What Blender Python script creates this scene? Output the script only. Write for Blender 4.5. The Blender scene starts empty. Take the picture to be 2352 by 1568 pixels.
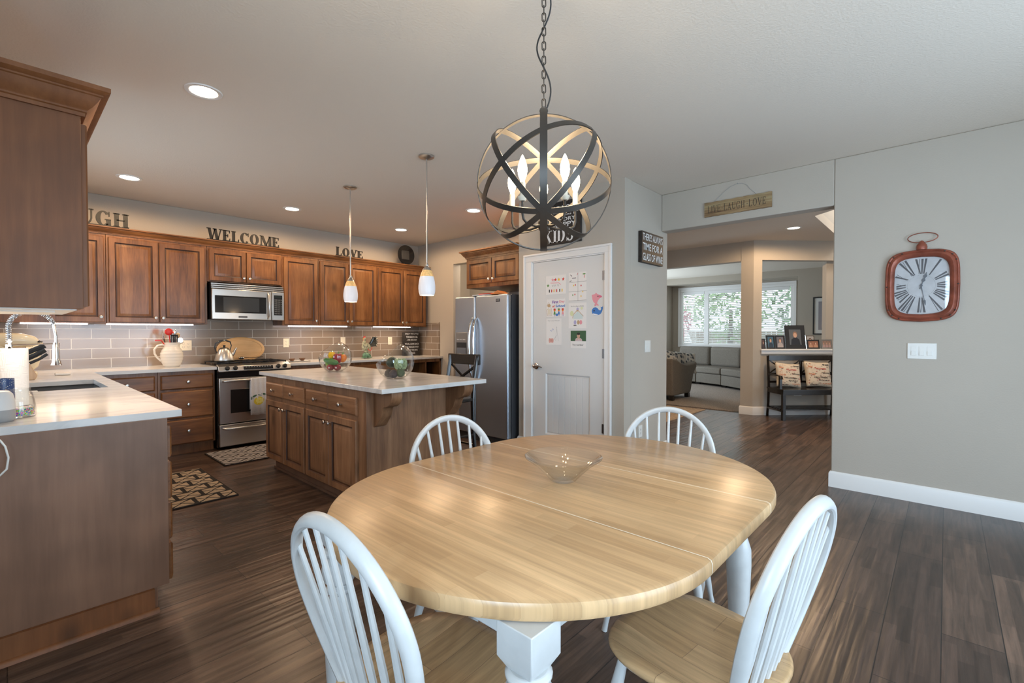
import bpy, bmesh, math, random
from mathutils import Matrix, Vector
from math import pi, sin, cos, radians, sqrt, atan2
random.seed(7)
COL = bpy.context.scene.collection
SC = bpy.context.scene
# ---------------------------------------------------------------- camera, world, lights, exposure
cd = bpy.data.cameras.new('camera'); cam = bpy.data.objects.new('camera', cd); COL.objects.link(cam)
cd.sensor_width = 36.0; cd.lens = 1082.36 / 2352 * 36.0; cd.clip_start = 0.02; cd.clip_end = 200
cam.location = (0, 0, 1.279); cam.rotation_euler = (pi/2 - 0.0181, 0, -0.8262)
SC.camera = cam
SC.view_settings.view_transform = 'Standard'; SC.view_settings.look = 'None'
SC.view_settings.gamma = 1.0; SC.view_settings.use_curve_mapping = False
SC.view_settings.exposure = 0.56
w = bpy.data.worlds.new('sky'); SC.world = w; w.use_nodes = True
bg = w.node_tree.nodes['Background']; bg.inputs[0].default_value = (0.80, 0.90, 1.0, 1); bg.inputs[1].default_value = 2.0
SC.cycles.use_denoising = True
SC.cycles.max_bounces = 10; SC.cycles.diffuse_bounces = 7; SC.cycles.glossy_bounces = 4
SC.cycles.transmission_bounces = 10; SC.cycles.transparent_max_bounces = 16
SC.cycles.sample_clamp_indirect = 6.0
SC.cycles.caustics_reflective = False; SC.cycles.caustics_refractive = False
def light(name, typ, loc, rot, energy, color, size=None, size_y=None, parent=None, spot=None, blend=0.5, radius=None):
    d = bpy.data.lights.new(name, typ); d.energy = energy; d.color = color
    if typ == 'AREA':
        d.shape = 'RECTANGLE'; d.size = size; d.size_y = size_y or size
    if typ == 'SPOT':
        d.spot_size = spot; d.spot_blend = blend
    if radius is not None: d.shadow_soft_size = radius
    o = bpy.data.objects.new(name, d); COL.objects.link(o); o.location = loc; o.rotation_euler = rot
    if parent: o.parent = parent
    return o
DAY = (0.57, 0.785, 1.0); WARM = (1.0, 0.68, 0.40)
# daylight coming in through the glazed openings (lamps stand outside the glass, bar the stairwell fill)
light('daylight_patio', 'AREA', (2.0, -2.25, 1.2), (pi/2+.25, 0, 0), 95, DAY, 3.0, 2.1)
light('daylight_nook', 'AREA', (-1.6, -0.55, 1.5), (0, -pi/2-.2, 0), 120, DAY, 1.6, 1.5)
light('daylight_sink', 'AREA', (-0.45, 4.6, 1.65), (0, -pi/2, 0), 9, DAY, 1.1, 1.3)
light('living_daylight_fill', 'AREA', (10.3, 6.75, 1.4), (-pi/2-.35, 0, 0), 105, (0.72, 0.88, 1.0), 2.6, 1.9)  # added as the living room's main light, outside an unseen side window
light('stairwell_fill', 'POINT', (8.2, .3, 4.0), (0,0,0), 45, (1,.93,.85), radius=.3)  # unseen point lamp added inside the closed stairwell to brighten its walls
light('daylight_entry', 'AREA', (6.6, -2.25, 1.3), (pi/2, 0, 0), 16, DAY, 1.4, 2.0)

# ---------------------------------------------------------------- tagging
def tag(o, label=None, cat=None, group=None, kind=None):
    if label: o['label'] = label
    if cat: o['category'] = cat
    if group: o['group'] = group
    if kind: o['kind'] = kind
    return o
def thing(name, label, cat, loc=(0,0,0), rz=0, group=None):
    o = bpy.data.objects.new(name, None); COL.objects.link(o); o.empty_display_size = 0.1
    o.location = loc; o.rotation_euler = (0, 0, rz)
    return tag(o, label, cat, group)
def kids(o): return [c for c in COL.objects if c.parent == o]
def dup(o, loc=None, rz=None, label=None, parent=None):
    c = o.copy(); COL.objects.link(c)
    if parent is not None: c.parent = parent
    if loc is not None: c.location = loc
    if rz is not None: c.rotation_euler = (0, 0, rz)
    if label: c['label'] = label
    for k in [k for k in bpy.data.objects if k.parent == o and k != c]:
        dup(k, parent=c)
    return c

# ---------------------------------------------------------------- mesh builder
class MB:
    def __init__(s): s.v = []; s.f = []; s.mi = []; s.M = Matrix.Identity(4); s.cur = 0
    def add(s, vs, fs, mi=None):
        b = len(s.v)
        for v in vs: s.v.append(tuple(s.M @ Vector(v)))
        for f in fs: s.f.append(tuple(b + i for i in f)); s.mi.append(s.cur if mi is None else mi)
    def box(s, x0, x1, y0, y1, z0, z1):
        vs = [(x0,y0,z0),(x1,y0,z0),(x1,y1,z0),(x0,y1,z0),(x0,y0,z1),(x1,y0,z1),(x1,y1,z1),(x0,y1,z1)]
        s.add(vs, [(0,3,2,1),(4,5,6,7),(0,1,5,4),(1,2,6,5),(2,3,7,6),(3,0,4,7)]); return s
    def lathe(s, prof, c=(0,0,0), n=32, axis='z', cap=True):
        vs = []; fs = []
        for r, z in prof:
            for i in range(n):
                a = 2*pi*i/n
                p = (r*cos(a), r*sin(a), z)
                if axis == 'x': p = (z, r*cos(a), r*sin(a))
                if axis == 'y': p = (r*cos(a), z, r*sin(a))
                vs.append((p[0]+c[0], p[1]+c[1], p[2]+c[2]))
        for j in range(len(prof)-1):
            for i in range(n):
                k = (i+1) % n
                fs.append((j*n+i, j*n+k, (j+1)*n+k, (j+1)*n+i))
        if cap:
            fs.append(tuple(range(n))[::-1]); m = (len(prof)-1)*n; fs.append(tuple(range(m, m+n)))
        s.add(vs, fs); return s
    def tube(s, pts, r, n=10, closed=False, cap=True):
        pts = [Vector(p) for p in pts]; N = len(pts)
        rs = r if isinstance(r, (list, tuple)) else [r]*N
        vs = []; fs = []; up = None
        for i, p in enumerate(pts):
            if closed: t = (pts[(i+1) % N] - pts[i-1]).normalized()
            else: t = (pts[min(i+1, N-1)] - pts[max(i-1, 0)]).normalized()
            if up is None:
                up = Vector((0,0,1)) if abs(t.z) < .9 else Vector((1,0,0))
            a = up - t * up.dot(t)
            if a.length < 1e-5: a = t.orthogonal()
            a.normalize(); b = t.cross(a); up = a
            rr = rs[i]
            ra, rb = rr if isinstance(rr, tuple) else (rr, rr)
            for k in range(n):
                q = 2*pi*k/n
                vs.append(p + a*(ra*cos(q)) + b*(rb*sin(q)))
        for i in range(N if closed else N-1):
            j = (i+1) % N
            for k in range(n):
                m = (k+1) % n
                fs.append((i*n+k, i*n+m, j*n+m, j*n+k))
        if cap and not closed:
            fs.append(tuple(range(n))[::-1]); m = (N-1)*n; fs.append(tuple(range(m, m+n)))
        s.add(vs, fs); return s
    def prism(s, poly, d0, d1, axis='y', mi=None):
        n = len(poly)
        def P(a, b, d):
            return {'y': (a, d, b), 'x': (d, a, b), 'z': (a, b, d)}[axis]
        vs = [P(a, b, d0) for a, b in poly] + [P(a, b, d1) for a, b in poly]
        fs = [tuple(range(n)), tuple(range(2*n-1, n-1, -1))] + [(i, i+n, (i+1) % n + n, (i+1) % n) for i in range(n)]
        s.add(vs, fs, mi); return s
    def ell(s, c, r, n=20, m=12, mi=None, f=None):
        vs = []; fs = []
        for j in range(m+1):
            t = pi*j/m
            for i in range(n):
                a = 2*pi*i/n
                p = Vector((sin(t)*cos(a), sin(t)*sin(a), cos(t)))
                if f: p = f(p, a, t)
                vs.append((c[0]+p[0]*r[0], c[1]+p[1]*r[1], c[2]+p[2]*r[2]))
        for j in range(m):
            for i in range(n):
                k = (i+1) % n
                fs.append((j*n+i, (j+1)*n+i, (j+1)*n+k, j*n+k))
        s.add(vs, fs, mi); return s
    def rings(s, x0, x1, z0, z1, rg, cap=True, mi=None):
        """concentric rectangular rings facing -Y: rg = [(inset, y), ...]"""
        vs = []; fs = []
        for ins, y in rg:
            vs += [(x0+ins, y, z0+ins), (x1-ins, y, z0+ins), (x1-ins, y, z1-ins), (x0+ins, y, z1-ins)]
        for j in range(len(rg)-1):
            for i in range(4):
                k = (i+1) % 4
                fs.append((j*4+i, j*4+k, (j+1)*4+k, (j+1)*4+i))
        if cap: m = (len(rg)-1)*4; fs.append((m, m+1, m+2, m+3)); fs.append((3, 2, 1, 0))
        s.add(vs, fs, mi); return s
    def mesh(s, me, M=None, mi=0):
        M = M or Matrix.Identity(4)
        s.add([M @ v.co for v in me.vertices], [tuple(p.vertices) for p in me.polygons], mi); return s
    def build(s, name, mats, parent=None, loc=None, rot=None, bev=0, sub=0, ang=35, weld=False, solid=0, seg=2, recalc=True):
        me = bpy.data.meshes.new(name); me.from_pydata(s.v, [], s.f)
        if not isinstance(mats, (list, tuple)): mats = [mats]
        for m in mats: me.materials.append(m)
        for p, i in zip(me.polygons, s.mi): p.material_index = min(i, len(mats)-1)
        if recalc or weld:
            b = bmesh.new(); b.from_mesh(me)
            if weld: bmesh.ops.remove_doubles(b, verts=b.verts, dist=1e-5)
            bmesh.ops.recalc_face_normals(b, faces=b.faces); b.to_mesh(me); b.free()
        for p in me.polygons: p.use_smooth = True
        me.set_sharp_from_angle(angle=radians(ang))
        me.update()
        o = bpy.data.objects.new(name, me); COL.objects.link(o)
        if parent: o.parent = parent
        if loc: o.location = loc
        if rot: o.rotation_euler = rot
        if solid:
            md = o.modifiers.new('solid', 'SOLIDIFY'); md.thickness = solid; md.offset = -1
        if bev:
            md = o.modifiers.new('bevel', 'BEVEL'); md.width = bev; md.segments = seg; md.limit_method = 'ANGLE'; md.angle_limit = radians(40)
        if sub:
            md = o.modifiers.new('sub', 'SUBSURF'); md.levels = sub; md.render_levels = sub
        return o
_txt = {}
def text_mesh(txt, size, depth=0.0, bold=0.0, sx=1.0, shear=0.0):
    key = (txt, size, depth, bold, sx, shear)
    if key in _txt: return _txt[key]
    cu = bpy.data.curves.new('t', 'FONT'); cu.body = txt; cu.size = size; cu.extrude = depth; cu.offset = bold
    cu.align_x = 'CENTER'; cu.align_y = 'CENTER'; cu.resolution_u = 3; cu.shear = shear
    o = bpy.data.objects.new('t', cu); COL.objects.link(o)
    bpy.context.view_layer.update()
    dg = bpy.context.evaluated_depsgraph_get()
    me = bpy.data.meshes.new_from_object(o.evaluated_get(dg))
    bpy.data.objects.remove(o); bpy.data.curves.remove(cu)
    for v in me.vertices: v.co.x *= sx
    _txt[key] = me
    return me
def fit_text(mb, txt, x0, x1, z0, z1, y, mi=0, depth=0.0008, bold=0.0, keep=False):
    """lettering standing in the XZ plane facing -Y, stretched into the given box"""
    me = text_mesh(txt, 1.0, 0.0, bold)
    xs = [v.co.x for v in me.vertices]; ys = [v.co.y for v in me.vertices]
    a, b, c, d = min(xs), max(xs), min(ys), max(ys)
    sx = (x1-x0)/(b-a); sz = (z1-z0)/(d-c)
    if keep: sx = sz = min(sx, sz)
    vs = [((x0+x1)/2 + (v.co.x-(a+b)/2)*sx, y-depth, (z0+z1)/2 + (v.co.y-(c+d)/2)*sz) for v in me.vertices]
    mb.add(vs, [tuple(p.vertices) for p in me.polygons], mi)
# 2-D drawing helpers on a sheet facing -Y
def d_rect(mb, x0, x1, z0, z1, y, mi): mb.add([(x0,y,z0),(x1,y,z0),(x1,y,z1),(x0,y,z1)], [(0,1,2,3)], mi)
def d_poly(mb, pts, y, mi): mb.add([(a, y, b) for a, b in pts], [tuple(range(len(pts)))], mi)
def d_ell(mb, cx, cz, rx, rz, y, mi, n=18, rot=0):
    d_poly(mb, [(cx+rx*cos(2*pi*i/n)*cos(rot)-rz*sin(2*pi*i/n)*sin(rot), cz+rx*cos(2*pi*i/n)*sin(rot)+rz*sin(2*pi*i/n)*cos(rot)) for i in range(n)], y, mi)
def d_line(mb, pts, wd, y, mi):
    for (a, b), (c, d) in zip(pts, pts[1:]):
        L = sqrt((c-a)**2+(d-b)**2) or 1; nx, nz = -(d-b)/L*wd/2, (c-a)/L*wd/2
        mb.add([(a+nx,y,b+nz),(a-nx,y,b-nz),(c-nx,y,d-nz),(c+nx,y,d+nz)], [(0,1,2,3)], mi)
def sweep(mb, path, prof, closed=False):
    """profile (outward offset, z) swept along an XY path, outward = right of travel, mitred"""
    N = len(path); rows = []
    for i in range(N):
        p = Vector(path[i]); ns = []
        for a, b in ((i-1, i), (i, i+1)):
            if not closed and (a < 0 or b >= N): continue
            t = (Vector(path[b % N]) - Vector(path[a % N])).normalized(); ns.append(Vector((t.y, -t.x)))
        m = ns[0] if len(ns) == 1 else (ns[0]+ns[1])/(1+ns[0].dot(ns[1]))
        rows.append([(p.x+m.x*o, p.y+m.y*o, z) for o, z in prof])
    vs = [v for r in rows for v in r]; n = len(prof); fs = []
    for i in range(N if closed else N-1):
        j = (i+1) % N
        for k in range(n):
            m = (k+1) % n; fs.append((i*n+k, j*n+k, j*n+m, i*n+m))
    if not closed: fs.append(tuple(range(n))[::-1]); fs.append(tuple(range((N-1)*n, N*n)))
    mb.add(vs, fs)

# ---------------------------------------------------------------- materials
def new_mat(name):
    m = bpy.data.materials.new(name); m.use_nodes = True
    nt = m.node_tree; return m, nt, nt.nodes['Principled BSDF']
def nd(nt, typ, **k):
    n = nt.nodes.new(typ)
    for a, b in k.items():
        if a in n.inputs.keys(): n.inputs[a].default_value = b
        else: setattr(n, a, b)
    return n
def flat(name, col, rough=0.5, metal=0.0, noise=0.0, nscale=8, bump=0.0, bscale=60, spec=0.5, coat=0.0, emit=None, estr=0, sheen=0, trans=0, ior=1.45, alpha=1):
    m, nt, b = new_mat(name)
    b.inputs['Base Color'].default_value = (*col, 1); b.inputs['Roughness'].default_value = rough
    b.inputs['Metallic'].default_value = metal; b.inputs['Specular IOR Level'].default_value = spec
    b.inputs['Coat Weight'].default_value = coat; b.inputs['Coat Roughness'].default_value = 0.05
    b.inputs['Transmission Weight'].default_value = trans; b.inputs['IOR'].default_value = ior
    b.inputs['Sheen Weight'].default_value = sheen
    if emit: b.inputs['Emission Color'].default_value = (*emit, 1); b.inputs['Emission Strength'].default_value = estr
    tc = nd(nt, 'ShaderNodeTexCoord')
    n = nd(nt, 'ShaderNodeTexNoise', Scale=nscale, Detail=4)
    nt.links.new(tc.outputs['Object'], n.inputs['Vector'])
    if noise:
        r = nd(nt, 'ShaderNodeValToRGB'); r.color_ramp.elements[0].position = .3; r.color_ramp.elements[1].position = .7
        r.color_ramp.elements[0].color = (*[c*(1-noise) for c in col], 1); r.color_ramp.elements[1].color = (*[min(1, c*(1+noise)) for c in col], 1)
        nt.links.new(n.outputs['Fac'], r.inputs[0]); nt.links.new(r.outputs[0], b.inputs['Base Color'])
    if bump:
        n2 = nd(nt, 'ShaderNodeTexNoise', Scale=bscale, Detail=5)
        bp = nd(nt, 'ShaderNodeBump', Strength=bump, Distance=0.01)
        nt.links.new(tc.outputs['Object'], n2.inputs['Vector']); nt.links.new(n2.outputs['Fac'], bp.inputs['Height']); nt.links.new(bp.outputs[0], b.inputs['Normal'])
    return m
def wood(name, cols, axis='Z', rough=0.35, fine=14, knots=0.5, bump=0.15, stretch=0.07, contrast=(.3,.72), coat=0.0):
    m, nt, b = new_mat(name); L = nt.links.new
    tc = nd(nt, 'ShaderNodeTexCoord'); oi = nd(nt, 'ShaderNodeObjectInfo')
    add = nd(nt, 'ShaderNodeVectorMath', operation='MULTIPLY_ADD')
    cm = nd(nt, 'ShaderNodeCombineXYZ'); L(oi.outputs['Random'], cm.inputs[0]); L(oi.outputs['Random'], cm.inputs[1]); L(oi.outputs['Random'], cm.inputs[2])
    L(cm.outputs[0], add.inputs[0]); add.inputs[1].default_value = (17.3, 11.1, 23.7); L(tc.outputs['Object'], add.inputs[2])
    mp = nd(nt, 'ShaderNodeMapping'); sc = [1, 1, 1]; sc['XYZ'.index(axis)] = stretch
    mp.inputs['Scale'].default_value = sc; L(add.outputs[0], mp.inputs[0])
    n1 = nd(nt, 'ShaderNodeTexNoise', Scale=fine, Detail=8, Roughness=.62, Distortion=.5); L(mp.outputs[0], n1.inputs['Vector'])
    n3 = nd(nt, 'ShaderNodeTexNoise', Scale=fine*9, Detail=3, Roughness=.6); L(mp.outputs[0], n3.inputs['Vector'])
    mx = nd(nt, 'ShaderNodeMath', operation='MULTIPLY_ADD'); L(n3.outputs['Fac'], mx.inputs[0]); mx.inputs[1].default_value = .35; 
    sb = nd(nt, 'ShaderNodeMath', operation='MULTIPLY_ADD'); L(n1.outputs['Fac'], sb.inputs[0]); sb.inputs[1].default_value = .8; sb.inputs[2].default_value = -.07
    L(sb.outputs[0], mx.inputs[2])
    r = nd(nt, 'ShaderNodeValToRGB'); e = r.color_ramp.elements
    e[0].position = contrast[0]; e[0].color = (*cols[0], 1); e[1].position = contrast[1]; e[1].color = (*cols[2], 1)
    k = e.new((contrast[0]+contrast[1])/2); k.color = (*cols[1], 1)
    L(mx.outputs[0], r.inputs[0])
    n2 = nd(nt, 'ShaderNodeTexNoise', Scale=3.2, Detail=2); L(add.outputs[0], n2.inputs['Vector'])
    mm = nd(nt, 'ShaderNodeMapRange'); mm.inputs[1].default_value = .3; mm.inputs[2].default_value = .7; mm.inputs[3].default_value = .75; mm.inputs[4].default_value = 1.2
    L(n2.outputs['Fac'], mm.inputs[0])
    vm = nd(nt, 'ShaderNodeVectorMath', operation='SCALE'); L(r.outputs[0], vm.inputs[0]); L(mm.outputs[0], vm.inputs[3])
    out = vm.outputs[0]
    if knots:
        kp = nd(nt, 'ShaderNodeMapping'); s2 = [1, 1, 1]; s2['XYZ'.index(axis)] = .55; kp.inputs['Scale'].default_value = s2; L(add.outputs[0], kp.inputs[0])
        vo = nd(nt, 'ShaderNodeTexVoronoi', Scale=3.4); L(kp.outputs[0], vo.inputs['Vector'])
        kr = nd(nt, 'ShaderNodeMapRange'); kr.inputs[1].default_value = .03; kr.inputs[2].default_value = .16; kr.inputs[3].default_value = 1-knots; kr.inputs[4].default_value = 1
        L(vo.outputs['Distance'], kr.inputs[0])
        v2 = nd(nt, 'ShaderNodeVectorMath', operation='SCALE'); L(out, v2.inputs[0]); L(kr.outputs[0], v2.inputs[3]); out = v2.outputs[0]
    L(out, b.inputs['Base Color']); b.inputs['Roughness'].default_value = rough; b.inputs['Coat Weight'].default_value = coat; b.inputs['Coat Roughness'].default_value = .15
    bp = nd(nt, 'ShaderNodeBump', Strength=bump, Distance=0.004); L(mx.outputs[0], bp.inputs['Height']); L(bp.outputs[0], b.inputs['Normal'])
    return m
def bricky(name, plane, bw, rh, c1, c2, mortar, ms=.003, off=.5, rough=.3, grain=None, gamp=.25, bump=.1, inner=None, shift=(0,0), ripple=0, coat=0, freq=2, dist=.0015):
    """brick layout on a plane given by two object axes, e.g. 'XZ'"""
    m, nt, b = new_mat(name); L = nt.links.new
    tc = nd(nt, 'ShaderNodeTexCoord'); sp = nd(nt, 'ShaderNodeSeparateXYZ'); L(tc.outputs['Object'], sp.inputs[0])
    cb = nd(nt, 'ShaderNodeCombineXYZ'); L(sp.outputs['XYZ'.index(plane[0])], cb.inputs[0]); L(sp.outputs['XYZ'.index(plane[1])], cb.inputs[1])
    mp = nd(nt, 'ShaderNodeMapping'); mp.inputs['Location'].default_value = (shift[0], shift[1], 0); L(cb.outputs[0], mp.inputs[0])
    def brick(w_, h_, a, c, mc, s_, o_):
        t = nd(nt, 'ShaderNodeTexBrick'); t.offset = o_; t.offset_frequency = freq
        t.inputs['Color1'].default_value = (*a, 1); t.inputs['Color2'].default_value = (*c, 1); t.inputs['Mortar'].default_value = (*mc, 1)
        t.inputs['Scale'].default_value = 1; t.inputs['Mortar Size'].default_value = s_; t.inputs['Mortar Smooth'].default_value = .1; t.inputs['Bias'].default_value = 0
        t.inputs['Brick Width'].default_value = w_; t.inputs['Row Height'].default_value = h_
        L(mp.outputs[0], t.inputs['Vector']); return t
    A = brick(bw, rh, c1, c2, mortar, ms, off); col = A.outputs['Color']
    if inner:
        B = brick(inner[0], inner[1], (.0,.0,.0), (1,1,1), (.5,.5,.5), 0, .37)
        rr = nd(nt, 'ShaderNodeMapRange'); rr.inputs[3].default_value = inner[2]; rr.inputs[4].default_value = inner[3]; L(B.outputs['Color'], rr.inputs[0])
        v = nd(nt, 'ShaderNodeVectorMath', operation='SCALE'); L(col, v.inputs[0]); L(rr.outputs[0], v.inputs[3]); col = v.outputs[0]
    if grain:
        g = nd(nt, 'ShaderNodeMapping'); g.inputs['Scale'].default_value = (grain[0], grain[1], 1); L(cb.outputs[0], g.inputs[0])
        n = nd(nt, 'ShaderNodeTexNoise', Scale=1, Detail=7, Roughness=.65, Distortion=.4); L(g.outputs[0], n.inputs['Vector'])
        r2 = nd(nt, 'ShaderNodeMapRange'); r2.inputs[1].default_value = .3; r2.inputs[2].default_value = .7; r2.inputs[3].default_value = 1-gamp; r2.inputs[4].default_value = 1+gamp; L(n.outputs['Fac'], r2.inputs[0])
        v = nd(nt, 'ShaderNodeVectorMath', operation='SCALE'); L(col, v.inputs[0]); L(r2.outputs[0], v.inputs[3]); col = v.outputs[0]
    L(col, b.inputs['Base Color']); b.inputs['Roughness'].default_value = rough
    b.inputs['Coat Weight'].default_value = coat; b.inputs['Coat Roughness'].default_value = .12
    iv = nd(nt, 'ShaderNodeMath', operation='SUBTRACT'); iv.inputs[0].default_value = 1; L(A.outputs['Fac'], iv.inputs[1])
    bp = nd(nt, 'ShaderNodeBump', Strength=1.0 if ms else 0, Distance=dist); L(iv.outputs[0], bp.inputs['Height'])
    last = bp
    if grain:
        b2 = nd(nt, 'ShaderNodeBump', Strength=bump, Distance=.004); L(n.outputs['Fac'], b2.inputs['Height']); L(bp.outputs[0], b2.inputs['Normal']); last = b2
    if ripple:
        g3 = nd(nt, 'ShaderNodeMapping'); g3.inputs['Scale'].default_value = (1.5, 32, 1); L(cb.outputs[0], g3.inputs[0])
        n3 = nd(nt, 'ShaderNodeTexNoise', Scale=1, Detail=1); L(g3.outputs[0], n3.inputs['Vector'])
        b3 = nd(nt, 'ShaderNodeBump', Strength=ripple, Distance=.01); L(n3.outputs['Fac'], b3.inputs['Height']); L(last.outputs[0], b3.inputs['Normal']); last = b3
    L(last.outputs[0], b.inputs['Normal'])
    return m
def quartz(name):
    m, nt, b = new_mat(name); L = nt.links.new
    tc = nd(nt, 'ShaderNodeTexCoord'); mp = nd(nt, 'ShaderNodeMapping'); mp.inputs['Scale'].default_value = (.5, 1.6, 1); mp.inputs['Rotation'].default_value = (0, 0, .3); L(tc.outputs['Object'], mp.inputs[0])
    n = nd(nt, 'ShaderNodeTexNoise', Scale=1.6, Detail=6, Roughness=.55, Distortion=1.1); L(mp.outputs[0], n.inputs['Vector'])
    r = nd(nt, 'ShaderNodeValToRGB'); e = r.color_ramp.elements; base = (.67, .66, .645, 1)
    e[0].position = .44; e[0].color = base; e[1].position = .56; e[1].color = base
    k = e.new(.496); k.color = (.55, .545, .54, 1); k = e.new(.508); k.color = (.62, .61, .60, 1)
    L(n.outputs['Fac'], r.inputs[0]); L(r.outputs[0], b.inputs['Base Color']); b.inputs['Roughness'].default_value = .16
    return m
def emis(name, col, s):
    m, nt, b = new_mat(name); b.inputs['Base Color'].default_value = (*col, 1)
    b.inputs['Emission Color'].default_value = (*col, 1); b.inputs['Emission Strength'].default_value = s; return m
def glass(name, tint=(1,1,1), rough=0.0, ior=1.45):
    m, nt, b = new_mat(name); L = nt.links.new
    g = nd(nt, 'ShaderNodeBsdfGlass'); g.inputs['Color'].default_value = (*tint, 1); g.inputs['Roughness'].default_value = rough; g.inputs['IOR'].default_value = ior
    L(g.outputs[0], nt.nodes['Material Output'].inputs[0]); return m
def pane(name, refl=.08, edge=5, tint=(1,1,1)):
    m, nt, b = new_mat(name); L = nt.links.new
    t = nd(nt, 'ShaderNodeBsdfTransparent'); g = nd(nt, 'ShaderNodeBsdfGlossy'); g.inputs['Roughness'].default_value = .02
    fr = nd(nt, 'ShaderNodeLayerWeight'); fr.inputs[0].default_value = .5
    pw = nd(nt, 'ShaderNodeMath', operation='POWER'); pw.inputs[1].default_value = edge; L(fr.outputs['Facing'], pw.inputs[0])
    a = nd(nt, 'ShaderNodeMath', operation='MULTIPLY_ADD'); a.inputs[1].default_value = .85; a.inputs[2].default_value = refl; L(pw.outputs[0], a.inputs[0])
    t.inputs[0].default_value = (*tint, 1)
    x = nd(nt, 'ShaderNodeMixShader'); L(a.outputs[0], x.inputs[0]); L(t.outputs[0], x.inputs[1]); L(g.outputs[0], x.inputs[2])
    L(x.outputs[0], nt.nodes['Material Output'].inputs[0]); return m
def brushed(name, col, rough=.28, axis='X', metal=1.0):
    m, nt, b = new_mat(name); L = nt.links.new
    b.inputs['Base Color'].default_value = (*col, 1); b.inputs['Metallic'].default_value = metal; b.inputs['Roughness'].default_value = rough
    tc = nd(nt, 'ShaderNodeTexCoord'); mp = nd(nt, 'ShaderNodeMapping'); sc = [300, 300, 300]; sc['XYZ'.index(axis)] = 3; mp.inputs['Scale'].default_value = sc
    L(tc.outputs['Object'], mp.inputs[0]); n = nd(nt, 'ShaderNodeTexNoise', Scale=1, Detail=2); L(mp.outputs[0], n.inputs['Vector'])
    bp = nd(nt, 'ShaderNodeBump', Strength=.08, Distance=.002); L(n.outputs['Fac'], bp.inputs['Height']); L(bp.outputs[0], b.inputs['Normal']); return m

WALL = flat('wall_paint', (.465, .42, .36), .85, noise=.02, nscale=1.5, bump=.12, bscale=90)
CEIL = flat('ceiling_paint', (.76, .695, .61), .9, bump=.22, bscale=80)
TRIM = flat('white_trim', (.80, .79, .77), .35)
DOORW = flat('door_white', (.70, .70, .69), .4)
ALD = [(.085,.031,.010), (.215,.086,.028), (.32,.147,.054)]
AW = wood('alder_vertical', ALD, 'Z', .33, 11, .55)
AWX = wood('alder_horizontal', ALD, 'X', .33, 11, .55)
AWY = wood('alder_horizontal_deep', ALD, 'Y', .33, 11, .55)
ALI = [(.12,.052,.024), (.225,.108,.050), (.32,.168,.084)]
IW = wood('alder_island', ALI, 'Z', .5, 11, .6)
IWX = wood('alder_island_horizontal', ALI, 'X', .4, 11, .6)
DARKW = wood('alder_darkened', [(.095,.032,.009), (.185,.067,.021), (.265,.108,.038)], 'Z', .5, 5, .5, contrast=(.2,.8))  # alder copy darkened in colour where daylight made the near cabinet too bright
PANELW = wood('alder_end_panel', [(.13,.066,.038), (.205,.108,.065), (.28,.155,.098)], 'Z', .42, 4, .7, contrast=(.2,.8))
DARKIN = flat('cabinet_interior', (.03,.014,.008), .7)
QZ = quartz('white_quartz')
FLOOR = bricky('dark_hardwood', 'XY', 1.35, .19, (.050,.031,.023), (.102,.064,.045), (.012,.008,.006), .0020, .37, .29, grain=(2.2, 34), gamp=.55, bump=.25, inner=(.33, .0475, .68, 1.38), ripple=.3)
TABLEW = bricky('butcher_block', 'YX', .62, .042, (.49,.305,.15), (.57,.375,.198), (.42,.265,.13), .0002, .41, .30, grain=(2.2, 55), gamp=.20, bump=.03, inner=(.38, .042, .93, 1.07), dist=.0001)
SEATW = bricky('chair_seat_wood', 'YX', .9, .085, (.46,.29,.145), (.58,.385,.205), (.24,.15,.08), .0006, .41, .3, grain=(3, 45), gamp=.3, bump=.1, dist=.0003)
TILE = bricky('taupe_tile', 'XZ', .305, .1016, (.232,.178,.136), (.272,.210,.162), (.62,.58,.52), .0028, .5, .16, shift=(-.174, .1016*.0-.0), coat=.3)
TILEY = bricky('taupe_tile_side', 'YZ', .305, .1016, (.232,.178,.136), (.272,.210,.162), (.62,.58,.52), .0028, .5, .16, coat=.3)
CHW = flat('chair_paint', (.55,.56,.555), .32, noise=.05, nscale=20)
STEEL = brushed('brushed_steel', (.56,.545,.52), .30, 'X')
FSTEEL = brushed('fridge_steel', (.45,.53,.63), .38, 'X')  # blue put into the base colour to cool the door reflections
STEELY = brushed('brushed_steel_side', (.50,.51,.52), .24, 'Y')
CHROME = flat('chrome', (.72,.72,.72), .12, 1.0)
NICKEL = flat('satin_nickel', (.60,.58,.55), .28, 1.0)
BRONZE = flat('dark_bronze', (.060,.052,.045), .42, .6)
BLACK = flat('black_gloss', (.012,.012,.013), .12)
BLACKM = flat('black_matte', (.02,.02,.021), .55)
IRON = flat('cast_iron', (.018,.018,.02), .45, .3)
DKWOOD = wood('black_stained_wood', [(.007,.006,.006), (.012,.010,.009), (.020,.016,.013)], 'Z', .2, 14, 0)
DKPLATE = flat('dark_grey_plastic', (.05,.05,.055), .4)
WHITEP = flat('white_plastic', (.76,.75,.71), .35)
ALMOND = flat('almond_plastic', (.78,.70,.55), .35)
CREAM = flat('cream_ceramic', (.76,.72,.66), .2)
GL = pane('clear_glass', .03, 3.0, (.975,.985,.985))
PANE = pane('window_glass')
PAPER = flat('white_paper', (.82,.80,.78), .8)
def pal(name, c, r=.6): return flat(name, c, r)
RED = pal('red', (.62,.03,.02), .35); ORANGE = pal('orange', (.80,.22,.03), .4); YEL = pal('yellow', (.85,.55,.04), .4)
GREEN = pal('green', (.10,.28,.06), .4); BLUE = pal('blue', (.05,.20,.55), .5); PINK = pal('pink', (.80,.33,.38), .6)
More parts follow.
